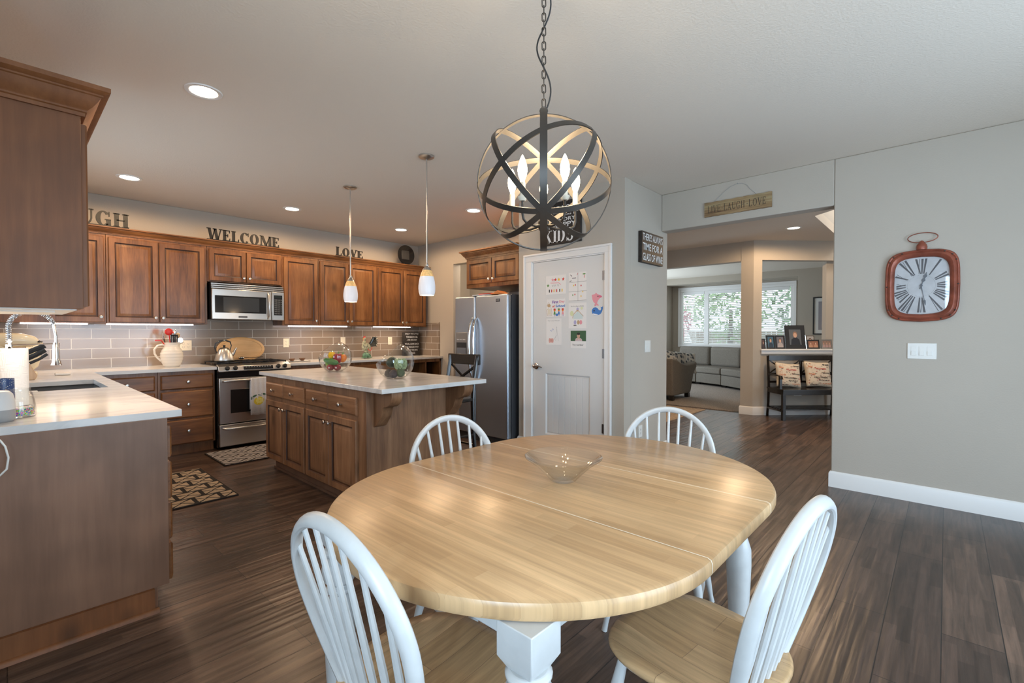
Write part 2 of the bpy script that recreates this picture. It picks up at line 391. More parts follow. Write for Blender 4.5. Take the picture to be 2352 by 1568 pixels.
PURP = pal('purple', (.22,.10,.40), .6); TAN = pal('tan', (.55,.38,.22), .6); WHT = pal('white', (.85,.85,.85), .6)
INK = pal('black_ink', (.03,.03,.03), .7); GREY = pal('grey', (.35,.35,.35), .6); SKIN = pal('skin', (.62,.38,.27), .6)
SIGNB = flat('sign_black', (.022,.018,.016), .6, noise=.3, nscale=30); SIGNW = flat('sign_white', (.75,.76,.76), .7, noise=.15, nscale=60)
# ================================================================= THE SETTING
H = 2.713; X1 = 3.916; X2 = 4.679; X2b = 4.82; XR = 4.709; YC = 2.194; YO = .695; YB = 6.462; ZH = 2.332
def struct(name, mb, mat, parent=None, **k):
    o = mb.build(name, mat, parent, **k)
    if parent is None: o['kind'] = 'structure'
    return o
def wallbox(name, boxes, mat=None, bev=0.006):
    mb = MB()
    for b in boxes: mb.box(*b)
    return struct(name, mb, mat or WALL, bev=bev if len(boxes) == 1 else 0)
struct('floor', MB().box(-1.5, 9.7, -2.1, 6.7, -.08, 0), FLOOR)
CARPET = flat('carpet', (.30,.25,.21), .95, noise=.35, nscale=60, bump=.8, bscale=220)
mb = MB(); mb.prism([(8.04,2.2),(9.6,.62),(13.1,.62),(13.1,6.6),(8.04,6.6)], .001, .014, 'z'); struct('floor_living', mb, CARPET)
# ceiling with the stairwell opening
mb = MB()
mb.box(-1.5, 4.8, -2.1, 6.7, H, H+.12); mb.box(4.8, 13.2, 1.205, 6.7, H, H+.12); mb.box(4.8, 13.2, -2.1, -.9, H, H+.12)
mb.box(9.4, 13.2, -.9, 1.205, H, H+.12); mb.prism([(4.8,-.9),(4.8,1.205),(6.79,1.205),(5.0,-.9)], H, H+.12, 'z')
struct('ceiling', mb, CEIL)
mb = MB(); mb.prism([(6.79,1.205),(5.0,-.9),(4.9,-.85),(6.74,1.3)], H+.12, 4.6, 'z'); mb.box(6.74, 9.5, 1.205, 1.3, H+.12, 4.6); mb.box(9.4,9.5,-.9,1.2,H+.12,4.6); mb.box(5.0,9.5,-1.0,-.9,H+.12,4.6); mb.box(4.8,9.6,-1.0,1.4,4.6,4.7)
struct('wall_stairwell', mb, flat('stairwell_paint', (.66,.62,.56), .85))
# kitchen walls
wallbox('wall_back', [(-.25, 4.85, YB, YB+.12, 0, H)])
mb = MB(); mb.box(-.25,-.10,2.62,3.85,0,H); mb.box(-.25,-.10,5.35,6.5,0,H); mb.box(-.25,-.10,3.85,5.35,0,1.06); mb.box(-.25,-.10,3.85,5.35,2.25,H); mb.box(-1.3,-.25,2.62,2.74,0,H)
struct('wall_left', mb, WALL)
mb = MB(); mb.box(XR, XR+.14, 5.56, YB+.05, 0, H); mb.box(XR, XR+.14, 3.4, 5.56, 2.33, H); mb.box(XR, XR+.14, 3.4, 4.60, 0, 2.33)
struct('wall_right', mb, WALL)
mb = MB(); mb.box(5.9, 6.0, 4.6, 5.7, 0, 1.0); mb.box(5.9,6.0,4.6,5.7,2.2,H); mb.box(5.9,6.0,5.6,6.6,0,H); mb.box(5.9,6.0,4.6,4.9,1.0,2.2); mb.box(XR+.14,6.0,6.5,6.6,0,H)
struct('wall_mudroom', mb, WALL)
# pantry block (door wall, short side wall, recess side)
mb = MB(); mb.box(X1, X1+.12, YC, 2.385, 0, H); mb.box(X1, X1+.12, 3.32, 3.504, 0, H); mb.box(X1, X1+.12, 2.385, 3.32, 2.055, H)
mb.box(X1+.12, 4.85, 3.40, 3.504, 0, H)
struct('wall_pantry', mb, WALL)
wallbox('wall_pantry_side', [(X1+.12, X2b, YC, YC+.12, 0, H)])
# clock wall with the wide opening
mb = MB(); mb.box(X2, X2b, -2.1, YO, 0, H); mb.box(X2, X2b, YO, YC, ZH, H)
struct('wall_dining', mb, WALL, bev=.008)
# nook walls behind and beside the camera, with glazed openings
mb = MB(); mb.box(-1.4, .4, -2.0, -1.9, 0, H); mb.box(3.5, X2b, -2.0, -1.9, 0, H); mb.box(.4, 3.5, -2.0, -1.9, 2.2, H)
mb.box(X2b, 5.8, -2.0, -1.9, 0, H); mb.box(7.4, 9.6, -2.0, -1.9, 0, H); mb.box(5.8, 7.4, -2.0, -1.9, 2.35, H)
struct('wall_front', mb, WALL)
mb = MB(); mb.box(-1.4,-1.3,.1,2.74,0,H); mb.box(-1.4,-1.3,-2.0,-1.2,0,H); mb.box(-1.4,-1.3,-1.2,.1,0,.7); mb.box(-1.4,-1.3,-1.2,.1,2.3,H)
struct('wall_nook', mb, WALL)
# hall + living shell
mb = MB(); mb.box(8.0, 8.14, 4.4, 4.7, 0, H); mb.box(7.93, 8.08, 2.385, 4.4, 2.41, H)
r2 = .70710678
def dg(s, off=0): return (7.925 + s*r2 + off*r2, 2.208 - s*r2 + off*r2)   # along / behind the diagonal wall
def diag(mb, s0, s1, z0, z1, o0=0, o1=.14): mb.prism([dg(s0,o0), dg(s1,o0), dg(s1,o1), dg(s0,o1)], z0, z1, 'z')
mb.prism([(7.925,2.208),(8.02,2.113),(8.119,2.212),(8.08,2.39),(7.925,2.39)], 0, H, 'z')
diag(mb, .134, 2.15, 0, .98); diag(mb, .134, 2.15, 2.41, H); diag(mb, 1.24, 2.15, 1.031, 2.41, .11, .20)
mb.box(9.4,9.54,-2.0,.75,0,H)
struct('wall_hall', mb, WALL)
wallbox('wall_hall_end', [(4.82, 8.2, 4.6, 4.72, 0, H)])
mb = MB(); mb.box(12.15, 12.3, 5.62, 6.6, 0, H); mb.box(12.15,12.3,.6,2.47,0,H); mb.box(12.15,12.3,2.47,5.62,2.555,H)
mb.box(12.30, 12.70, 5.62, 5.74, 0, 2.555); mb.box(12.30,12.70,2.35,2.47,0,2.555); mb.box(12.30,12.8,2.35,5.74,2.555,2.65)
mb.box(12.70,12.84,2.35,5.74,0,.92); mb.box(12.70,12.84,2.35,5.74,2.45,2.554); mb.box(12.70,12.84,2.35,2.66,.92,2.45); mb.box(12.70,12.84,5.39,5.74,.92,2.45)
LIVP = flat('living_paint', (.44,.39,.325), .85, bump=.1, bscale=90)
struct('wall_living', mb, LIVP)
struct('wall_living_right', MB().box(9.5,13.2,.52,.62,0,H), LIVP)
mb = MB(); mb.box(8.0,9.0,6.4,6.5,0,H); mb.box(11.6,13.2,6.4,6.5,0,H); mb.box(9.0,11.6,6.4,6.5,0,.5); mb.box(9.0,11.6,6.4,6.5,2.3,H)
struct('wall_living_left', mb, LIVP)
struct('wall_living_near', MB().box(8.0,8.1,4.72,6.4,0,H), LIVP)
# baseboards
BP = [(0,0),(.014,0),(.014,.112),(.009,.124),(.004,.1305),(0,.1305)]
def base(name, path):
    mb = MB(); sweep(mb, path, BP); return struct(name, mb, TRIM)
base('baseboard_dining', [(X2b-.002, YO), (X2, YO), (X2, -1.9)][::1])
base('baseboard_pantry', [(XR, 3.504), (X1, 3.504), (X1, 3.415)])
base('baseboard_pantry_side', [(X1, 2.32), (X1, YC), (X2b, YC)])
base('baseboard_hall', [(8.08, 2.39), (7.925, 2.39), (7.925, 2.208), dg(2.15)])
base('baseboard_hall_end', [(4.82, 4.6), (8.0, 4.6)][::1])
# half-wall cap
mb = MB(); diag(mb, .115, 1.7, 1.005, 1.03, -.035, .20); diag(mb, .125, 1.7, .955, 1.005, -.018, .155)
struct('trim_1', mb, TRIM, bev=.003)

# ---- windows
def window(name, loc, rz, w_, z0, z1, mull=(), blinds=True, frame=.055, slat_tilt=.45, cas=.06):
    """facing -Y in local space, x from 0 to w"""
    r = thing(name, None, None, loc, rz); r['kind'] = 'structure'
    mb = MB()
    xs = [0] + list(mull) + [w_]
    for a in (0, w_): mb.box(a-.03, a+.03, -.012, .07, z0+.021, z1-.031)
    for a in mull: mb.box(a-.055, a+.055, -.014, .07, z0+.021, z1-.031)
    mb.box(-.03, w_+.03, -.012, .07, z1-.03, z1+.03); mb.box(-.03, w_+.03, -.03, .07, z0-.04, z0+.02)
    mb.build('frame', TRIM, r, bev=.004)
    if cas:
        c = MB(); c.box(-.03-cas, -.0301, -.03, 0, z0-.05, z1+.0299); c.box(w_+.0301, w_+.03+cas, -.03, 0, z0-.05, z1+.0299); c.box(-.03-cas, w_+.03+cas, -.03, 0, z1+.03, z1+.03+cas)
        c.build('casing', TRIM, r, bev=.003)
    for a, b_ in zip(xs, xs[1:]):
        g = MB(); g.box(a+.031, b_-.031, .05, .054, z0+.03, z1-.031); g.build('pane', PANE, r)
        if blinds:
            bl = MB(); z = z1-.10; bl.box(a+.058, b_-.058, -.02, .04, z1-.11, z1-.032); k = 0
            while z > z0+.05:
                z -= .044; c_, s_ = cos(slat_tilt)*.022, sin(slat_tilt)*.022
                bl.add([(a+.06,.018-c_,z-s_),(b_-.06,.018-c_,z-s_),(b_-.06,.018+c_,z+s_),(a+.06,.018+c_,z+s_),
                        (a+.06,.018-c_,z-s_+.003),(b_-.06,.018-c_,z-s_+.003),(b_-.06,.018+c_,z+s_+.003),(a+.06,.018+c_,z+s_+.003)],
                       [(0,3,2,1),(4,5,6,7),(0,1,5,4),(1,2,6,5),(2,3,7,6),(3,0,4,7)])
            bl.box(a+.06, b_-.06, .0, .036, z0+.02, z0+.045)
            for xx in (a+.14, (a+b_)/2, b_-.14): bl.box(xx-.0015, xx+.0015, -.006, -.004, z0+.03, z1-.04)
            bl.build('blind', flat('blind_white', (.80,.80,.79), .5) if name == 'window_1' and a == 0 else bpy.data.materials['blind_white'], r)
    return r
window('window_1', (12.70, 5.36, 0), -pi/2, 2.67, .95, 2.42, (.67, 1.70), slat_tilt=.50)
window('window_2', (-.10, 3.85, 0), pi/2, 1.5, 1.06, 2.25, (.75,), blinds=False)
def window_plain(name, x0, x1, y, z0, z1, axis='y', mull=1):
    r = thing(name, None, None, (0,0,0)); r['kind'] = 'structure'; mb = MB(); g = MB()
    for k in range(mull+2):
        a = x0 + (x1-x0)*k/(mull+1); (mb.box(a-.04, a+.04, y-.04, y+.04, z0, z1) if axis == 'y' else mb.box(y-.04, y+.04, a-.04, a+.04, z0, z1))
    for z in (z0, z1): (mb.box(x0, x1, y-.04, y+.04, z-.04, z+.04) if axis == 'y' else mb.box(y-.04, y+.04, x0, x1, z-.04, z+.04))
    mb.build('frame', TRIM, r)
    (g.box(x0, x1, y-.002, y+.002, z0, z1) if axis == 'y' else g.box(y-.002, y+.002, x0, x1, z0, z1)); g.build('pane', PANE, r)
window_plain('window_3', .44, 3.46, -1.95, .05, 2.16)
window_plain('window_4', -1.16, .06, -1.35, .74, 2.26, 'x', 1)
window_plain('window_5', 5.84, 7.36, -1.95, .05, 2.3)
window_plain('window_6', 9.0, 11.6, 6.45, .5, 2.3)  # unseen window made to admit the living room fill
window('window_7', (5.9, 5.6, 0), -pi/2, .7, 1.0, 2.2, (), slat_tilt=.3)

# ---- pantry door
door = thing('door_1', None, None, (X1-.002, 3.2954, 0), -pi/2); door['kind'] = 'structure'
W_ = .886; ZT = 2.031
mb = MB(); y0, y1 = .0, .035
PX0, PX1 = .165, .735
mb.box(.003, PX0, y0, y1, .012, ZT); mb.box(PX1, W_-.003, y0, y1, .012, ZT)
for a, b_ in ((.012,.20),(.86,1.02),(1.935,ZT)): mb.box(PX0, PX1, y0, y1, a, b_)
mb.rings(PX0, PX1, 1.02, 1.935, [(0, .0), (.008,.001), (.022,.012), (.05,.012), (.062,.006)])
slab = mb.build('slab', DOORW, door, ang=20)
mb = MB()
mb.rings(PX0, PX1, .20, .86, [(0, .0), (.008,.001), (.022,.012), (.03,.012)], cap=False)
n = 7; a0 = PX0+.03; ww = (PX1-PX0-.06)/n
for i in range(n): mb.rings(a0+i*ww, a0+(i+1)*ww, .23, .83, [(.0, .016), (.003, .010)])
mb.build('beadboard_panel', DOORW, slab, ang=20)
mb = MB(); CW = .062
mb.box(-.100, -.012, -.018, .0, 0, 2.046); mb.box(-.122, -.1001, -.026, 0, 0, 2.103); mb.box(W_+.012, W_+.067, -.018, 0, 0, 2.046); mb.box(W_+.0671, W_+.088, -.026, 0, 0, 2.103)
mb.box(-.1, W_+.067, -.018, 0, 2.0461, 2.103); mb.box(-.122, W_+.088, -.026, 0, 2.1031, 2.124)
mb.box(-.014,-.001, -.006, .1, 0, 2.045); mb.box(W_+.001, W_+.014, -.006, .1, 0, 2.045); mb.box(-.014, W_+.014, -.006, .1, 2.034, 2.047)
mb.build('casing', TRIM, door, bev=.003)
mb = MB(); mb.lathe([(.0,-.004),(.034,-.004),(.034,-.012),(.03,-.014),(.0,-.014)], (.052,0,.922), 24, 'y', False)
mb.lathe([(.011,-.01),(.011,-.05),(.016,-.055),(.0,-.057)], (.052,0,.922), 16, 'y', False)
mb.tube([(.052,-.047,.922),(.075,-.05,.923),(.105,-.05,.927),(.135,-.048,.922),(.160,-.046,.913)], [.011,.010,.008,.007,.006], 10)
mb.build('handle', CHROME, door)
for z in (1.83, 1.08, .357):
    mb = MB(); mb.lathe([(.007,-.045),(.007,.045)], (W_+.004,-.006,z), 12); mb.box(W_-.02, W_+.014, -.003, .002, z-.045, z+.045)
    mb.build('hinge', flat('hinge_metal', (.25,.25,.26), .35, 1.0) if 'hinge_metal' not in bpy.data.materials else bpy.data.materials['hinge_metal'], door)

# backsplash tile sheets
mb = MB(); mb.box(-.1, XR-.0005, YB-.010, YB, .914, 1.44); struct('wall_back_tile', mb, TILE)
mb = MB(); mb.box(XR-.010, XR, 5.894, YB-.010, .914, 1.44); mb.box(XR-.012, XR, 5.888, 5.896, .914, 1.444); struct('wall_right_tile', mb, TILEY)

# ================================================================= CABINETS
GLAZE = wood('glazed_groove', [(.035,.014,.007), (.07,.028,.013), (.11,.05,.025)], 'Z', .4, 11, 0)
KNOB = [(.0055,0),(.0055,-.012),(.009,-.016),(.0155,-.021),(.0165,-.026),(.013,-.031),(.0,-.033)]
DOORR = [(0,0),(0,-.016),(.004,-.022),(.048,-.022),(.052,-.012),(.058,-.010),(.063,-.011),(.084,-.020),(.088,-.020)]
DRWR = [(0,0),(0,-.012),(.004,-.017),(.012,-.021),(.02,-.021)]
def front(root, kind, x0, x1, z0, z1, knobs, m, mx, y=0.0, sub=None):
    mb = MB(); cx, cz = (x0+x1)/2, (z0+z1)/2
    rg = DOORR if kind == 'door' else DRWR
    if kind == 'door' and min(x1-x0, z1-z0) < .22: rg = [(a*.8, b) for a, b in DOORR]
    mb.rings(x0-cx, x1-cx, z0-cz, z1-cz, rg)
    if kind == 'door':
        for j in (3, 4, 5):
            for i in range(4): mb.mi[j*4+i] = 1
    o = mb.build(kind, [m, GLAZE] if kind == 'door' else mx, root, loc=(cx, y, cz), ang=25)
    for kx, kz in knobs:
        k = MB(); k.lathe(KNOB, (0,0,0), 16, 'y', False); k.build('knob', NICKEL, o, loc=(kx-cx, -.020, kz-cz))
    return o
def cabinet(label, loc, rz, w_, d, h, fronts, m=AW, mx=AWX, group=None, body=None, cat='cabinet', name='cabinet'):
    r = thing(name, label, cat, loc, rz, group)
    mb = MB()
    if body: body(mb)
    else: mb.box(0, w_, 0, d, 0, h)
    mb.build('body', m, r, bev=.0015)
    for f in fronts: front(r, f[0], f[1], f[2], f[3], f[4], f[5] if len(f) > 5 else [], m, mx)
    return r
YU = 6.142; ZU = 1.377
def up(x0, x1, z0, label, doors, z1=2.262):
    fr = []
    for a, b_, side in doors:
        kx = (b_-.028 if side > 0 else a+.028)
        fr.append(('door', a-x0, b_-x0, .012, z1-z0-.03, [(kx-x0, .062)]))
    return cabinet(label, (x0, YU, z0), 0, x1-x0, YB-.012-YU, z1-z0, fr, group='wall cabinets on the tiled kitchen wall', name='wall_cabinet', cat='kitchen cabinet')
up(-.09, .715, ZU, 'brown wall cabinet leftmost on the tiled wall, half hidden behind the near cabinet', [(.30,.70,1)])
up(.718, 1.585, ZU, 'wide two-door brown wall cabinet left of the microwave, above the white pitcher', [(.735,1.137,1),(1.146,1.56,-1)])
up(1.588, 2.402, 1.862, 'short two-door brown wall cabinet directly above the microwave', [(1.605,1.985,1),(1.992,2.385,-1)])
up(2.405, 2.868, ZU, 'single-door brown wall cabinet just right of the microwave', [(2.42,2.852,1)])
up(2.871, 3.742, ZU, 'two-door brown wall cabinet under the LOVE letters behind the pendant', [(2.888,3.292,1),(3.30,3.725,-1)])
up(3.745, 4.625, ZU, 'rightmost two-door brown wall cabinet beneath the round black plate', [(3.76,4.192,1),(4.20,4.608,-1)])
CR = [(0,0),(.007,0),(.007,.009),(.011,.011),(.011,.015),(.014,.019),(.020,.024),(.030,.038),(.036,.048),(.040,.050),(.040,.054),(.049,.058),(.053,.061),(.053,.072),(0,.072)]
def crown(label, path, z, loc=(0,0,0), sc=1.0, m=None):
    mb = MB(); sweep(mb, path, [(o*sc, z+q*sc) for o, q in CR]); o = mb.build('crown_molding', m or AWX, ang=28)
    return tag(o, label, 'crown molding')
crown('long brown crown molding running along the top of the tiled-wall cabinets', [(-.09, YU-.002), (4.627, YU-.002), (4.627, YB-.012)], 2.258)
# near left wall cabinet (end panel towards camera)
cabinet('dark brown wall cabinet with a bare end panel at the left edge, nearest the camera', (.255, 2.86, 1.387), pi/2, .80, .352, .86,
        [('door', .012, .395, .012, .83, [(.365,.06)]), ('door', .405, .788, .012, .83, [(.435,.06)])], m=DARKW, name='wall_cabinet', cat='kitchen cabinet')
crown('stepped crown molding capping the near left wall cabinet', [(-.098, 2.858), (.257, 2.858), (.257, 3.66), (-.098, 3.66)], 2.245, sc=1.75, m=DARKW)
mb = MB(); mb.box(-.085,.235,2.90,3.64,1.381,1.3865); mb.box(-.03,.17,3.0,3.4,1.372,1.381)
tag(mb.build('under_cabinet_light', flat('fixture_white', (.8,.78,.74), .4)), 'white light fixture panel under the near left wall cabinet', 'light fixture')
# cabinet over the fridge
cabinet('two-door brown cabinet above the stainless refrigerator', (3.95, 4.41, 1.83), -pi/2, .895, .74, .37,
        [('door', .025, .455, .045, .34, [(.425,.085)]), ('door', .465, .89, .045, .34, [(.495,.085)])], name='wall_cabinet', cat='kitchen cabinet')
crown('brown crown molding above the refrigerator cabinet', [(XR, 4.412), (3.948, 4.412), (3.948, 3.512)], 2.195, sc=1.25)

# base cabinets
ZC = .882
def basecab(label, loc, rz, w_, d, fr, **k):
    def body(mb):
        mb.box(0, w_, 0, d, .107, ZC); mb.box(.0, w_, .065, d, 0, .107)
    return cabinet(label, loc, rz, w_, d, ZC, fr, body=body, name='base_cabinet', cat='kitchen cabinet', **k)
G2 = 'base cabinets along the kitchen walls'
DR3 = lambda a, b_: [('drawer', a, b_, .695, .843, [((a+b_)/2, .768)]), ('drawer', a, b_, .392, .672, [((a+b_)/2, .532)]), ('drawer', a, b_, .118, .372, [((a+b_)/2, .255)])]
basecab('three-drawer base cabinet immediately left of the range', (1.07, 5.86, 0), 0, .505, .59, DR3(.022, .487), group=G2)
basecab('corner base cabinet with drawers partly hidden behind the peninsula', (.57, 5.86, 0), 0, .497, .59, DR3(.03, .475), group=G2)
basecab('base cabinet with drawer and doors just right of the range', (2.372, 5.86, 0), 0, .82, .59, [('drawer', .02, .40, .695, .843, [(.21,.768)]), ('drawer', .42, .80, .695, .843, [(.61,.768)]), ('door', .02,.40,.118,.672,[(.37,.62)]), ('door', .42,.80,.118,.672,[(.45,.62)])], group=G2)
basecab('base cabinet behind the island bowls on the right side of the tiled wall', (3.195, 5.86, 0), 0, .70, .59, [('drawer', .02, .68, .695, .843, [(.35,.768)]), ('door', .02,.345,.118,.672,[(.315,.62)]), ('door', .355,.68,.118,.672,[(.385,.62)])], group=G2)
# open cubby cabinet at the right end
def body(mb):
    w_ = .805; mb.box(0,.02,0,.59,.107,ZC); mb.box(w_-.02,w_,0,.59,.107,ZC); mb.box(0,w_,.57,.59,.107,ZC); mb.box(0,w_,0,.59,ZC-.05,ZC); mb.box(0,w_,0,.59,.55,.575)
    mb.box(.50,.525,0,.59,.575,ZC-.05); mb.box(0,w_,0,.59,.107,.13); mb.box(0,w_,.065,.59,0,.107)
cabinet('base cabinet with open cubbies at the right end of the counter', (3.898, 5.86, 0), 0, .805, .59, ZC, [('door',.02,.395,.14,.54,[(.365,.49)]),('door',.405,.785,.14,.54,[(.435,.49)])], body=body, name='base_cabinet', cat='kitchen cabinet', group=G2)
r = thing('media_box', 'black electronics box in the open cubby under the right counter', 'electronics', (4.02, 5.90, .576))
mb = MB(); mb.box(0,.34,0,.25,0,.085); mb.build('case', BLACKM, r, bev=.004)
mb = MB(); mb.box(.17,.30,-.003,0,.03,.06); mb.build('display', pal('display_grey',(.12,.13,.16)), r)
# left run (peninsula) facing +X, bare end panel to camera
def pen(label, y0, w_, fr, first=False, sinkcab=False):
    def body(mb):
        if sinkcab:
            mb.box(0, w_, 0, .615, .107, .66)
            for b_ in ((0,w_,0,.018),(0,w_,.60,.615),(0,.018,.018,.60),(w_-.018,w_,.018,.60)): mb.box(*b_, .66, ZC)
        else: mb.box(0, w_, 0, .615, .107, ZC)
        mb.box(0, w_, .045, .615, 0, .107)
    return cabinet(label, (.5214, y0, 0), pi/2, w_, .615, ZC, fr, body=body, m=PANELW if first else AW, mx=AWX, name='base_cabinet', cat='kitchen cabinet')
pen('large dark-stained base cabinet with a bare end panel in the left foreground', 2.664, .62, [('drawer', .02,.60,.695,.843,[(.31,.768)]),('drawer', .02,.60,.50,.675,[(.31,.585)]),('drawer', .02,.60,.31,.48,[(.31,.395)]),('drawer', .02,.60,.118,.29,[(.31,.205)])], True)
pen('dishwasher-width base cabinet between the end panel and the sink', 3.287, .60, [('drawer', .02,.58,.695,.843,[(.3,.768)]),('door', .02,.58,.118,.675,[(.55,.62)])])
pen('sink base cabinet under the white sink counter', 3.89, 1.25, [('door', .02,.615,.118,.675,[(.585,.62)]),('door', .635,1.23,.118,.675,[(.665,.62)])], sinkcab=True)
pen('blind corner base cabinet behind the sink cabinet', 5.143, .70, [])
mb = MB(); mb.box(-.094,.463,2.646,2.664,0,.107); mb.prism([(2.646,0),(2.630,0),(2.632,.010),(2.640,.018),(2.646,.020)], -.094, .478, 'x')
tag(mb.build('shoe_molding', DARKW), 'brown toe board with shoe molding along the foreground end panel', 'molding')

# countertops
ZT2 = .914
def top_poly(label, poly, hole=None, name='countertop'):
    mb = MB()
    if hole is None: mb.prism(poly, ZC, ZT2, 'z')
    o = mb.build(name, QZ, bev=.003); tag(o, label, 'countertop'); return o
mb = MB()
Yf = 5.817; Xp = .5825; hx0, hx1, hy0, hy1 = .10, .49, 4.16, 4.92
for b_ in ((-.1,Xp,2.6853,hy0),(-.1,hx0,hy0,hy1),(hx1,Xp,hy0,hy1),(-.1,Xp,hy1,YB-.011),(Xp,1.585,Yf,YB-.011)): mb.box(*b_, ZC, ZT2)
o = mb.build('countertop', QZ, ang=30); tag(o, 'white marbled L-shaped countertop around the sink, in the left foreground', 'countertop')
top_poly('white marbled countertop section right of the range', [(2.360,Yf),(XR-.001,Yf),(XR-.001,YB-.011),(2.360,YB-.011)])
# sink
mb = MB()
r = thing('sink', 'undermount stainless sink sunk in the left countertop', 'sink', (0,0,0))
x0,x1,y0,y1 = hx0-.004,hx1+.004,hy0-.004,hy1+.004
mb.add([(x0,y0,.88),(x1,y0,.88),(x1,y1,.88),(x0,y1,.88),(x0+.03,y0+.03,.70),(x1-.03,y0+.03,.70),(x1-.03,y1-.03,.70),(x0+.03,y1-.03,.70)],[(0,1,5,4),(1,2,6,5),(2,3,7,6),(3,0,4,7),(4,5,6,7)])
mb.build('basin', flat('sink_steel', (.42,.44,.47), .3, .9), r, solid=.002, recalc=False)
mb = MB(); mb.lathe([(.0,.702),(.045,.702),(.045,.706),(.03,.704),(.0,.704)], (.30,4.54,0), 24, cap=False); mb.build('drain', CHROME, r)
# white caddy in sink
mb = MB(); mb.box(.11,.16,4.20,4.36,.80,.905); tag(mb.build('sink_caddy', WHITEP, bev=.006), 'small white sponge caddy on the near-left rim inside the sink', 'caddy')

# island
IX0, IX1, IY0, IY1 = 1.6627, 2.6021, 2.6741, 4.8101
island = thing('kitchen_island', 'brown wooden kitchen island with drawers, doors and scrolled corbels', 'kitchen island', (1.70, 4.735, 0), -pi/2)
# local x: 0..1.80 towards camera ( -Y ), local y depth (+X)
IL = 4.735-2.93; ID = .84
mb = MB(); mb.box(0, IL, 0, ID, .105, ZC); mb.build('body', IW, island, bev=.002)
mb = MB(); mb.box(.06, IL-.02, .06, ID-.02, 0, .105); mb.box(.05, IL-.01, .048, .06, 0, .02); mb.build('toe_kick', PANELW, island)
def Lx(y): return 4.735 - y
for a, b_, kn in ((4.692,4.305,0),(4.297,3.881,0),(3.842,3.463,0),(3.456,3.040,0)):
    front(island, 'drawer', Lx(a), Lx(b_), .695, .822, [((Lx(a)+Lx(b_))/2, .757)], IW, IWX)
for a, b_, s_ in ((4.692,4.290,1),(4.282,3.881,-1),(3.842,3.450,1),(3.443,3.040,-1)):
    front(island, 'door', Lx(a), Lx(b_), .118, .660, [((Lx(b_)-.032 if s_ > 0 else Lx(a)+.032), .600)], IW, IWX)
CBP = [(0,0),(.235,0),(.235,-.03)] 
prof = [(0,.0),(.225,.0),(.228,-.03),(.222,-.055),(.200,-.085),(.165,-.105),(.130,-.110),(.115,-.120),(.105,-.145),(.098,-.170),(.080,-.195),(.060,-.215),(.045,-.235),(.030,-.250),(.0,-.262)]
for d0 in (.055, .70):
    mb = MB(); mb.prism([(IL+a, ZC+b_) for a, b_ in prof], d0, d0+.085, 'y'); mb.build('corbel', IW, island, bev=.003)
mb = MB(); mb.box(IX0, IX1, IY0, IY1, ZC, ZT2)
tag(mb.build('countertop', QZ, bev=.003), 'white marbled countertop slab on the kitchen island', 'countertop')
# ================================================================= APPLIANCES
BT = YB - .0105   # tile face
# range
rg = thing('range', 'stainless slide-in gas range with black cooktop in the tiled kitchen run', 'stove', (1.590, 5.80, 0))
RW = .765
mb = MB(); mb.box(0, RW, .03, .64, .02, .90); mb.build('body', BLACK, rg)
mb = MB(); mb.box(-.004, RW+.004, .02, .645, .90, .922); mb.build('cooktop', BLACK, rg, bev=.004)
mb = MB(); mb.prism([(.055,.935),(-.012,.912),(-.030,.862),(-.022,.852),(.05,.852)], 0, RW, 'x')
cp = mb.build('control_panel', STEEL, rg, bev=.004)
mb = MB(); mb.add([(.25,-.0205,.905),(.56,-.0205,.905),(.56,-.033,.868),(.25,-.033,.868)],[(0,1,2,3)],0); 
for i in range(10): mb.add([(.27+i*.028,-.0225,.900),(.285+i*.028,-.0225,.900),(.285+i*.028,-.0245,.893),(.27+i*.028,-.0245,.893)],[(0,1,2,3)],1)
mb.build('display', [BLACK, GREY], cp, recalc=False)
for x in (.085, .165, .62, .695):
    mb = MB(); mb.M = Matrix.Translation((x,-.022,.890)) @ Matrix.Rotation(radians(-20), 4, 'X'); mb.lathe([(.024,.0),(.024,-.006),(.019,-.01),(.017,-.028),(.0,-.030)], (0,0,0), 20, 'y', False); mb.box(-.004,.004,-.034,-.026,-.017,.017)
    mb.build('knob', BLACKM, cp)
mb = MB(); mb.box(.004, RW-.004, .0, .03, .795, .852); mb.build('vent_strip', BLACK, rg)
mb = MB(); mb.box(.006, RW-.006, -.02, .028, .285, .785); od = mb.build('oven_door', STEEL, rg, bev=.006)
mb = MB(); mb.box(.115, RW-.115, -.024, -.019, .395, .655); mb.build('window', BLACK, od, bev=.003)
mb = MB(); mb.tube([(.04,-.02,.752),(.045,-.052,.755),(.12,-.066,.757),(RW/2,-.074,.757),(RW-.12,-.066,.757),(RW-.045,-.052,.755),(RW-.04,-.02,.752)], .0115, 12); mb.build('handle', STEEL, od)
mb = MB(); mb.box(.006, RW-.006, -.02, .028, .035, .275); dr = mb.build('drawer', STEEL, rg, bev=.006)
mb = MB(); mb.tube([(.04,-.018,.235),(.06,-.045,.232),(RW/2,-.066,.228),(RW-.06,-.045,.232),(RW-.04,-.018,.235)], .012, 12); mb.build('handle', STEEL, dr)
mb = MB()
for gx in (.02, .275, .53):
    w_ = .225
    for yy in (.09, .32, .56): mb.box(gx, gx+w_, yy, yy+.012, .940, .952)
    for xx in (0, w_/2, w_-.012): mb.box(gx+xx, gx+xx+.012, .09, .572, .940, .952)
    for xx in (0, w_-.012):
        for yy in (.09, .56): mb.box(gx+xx, gx+xx+.012, yy, yy+.012, .922, .942)
mb.build('grate', IRON, rg, bev=.002)
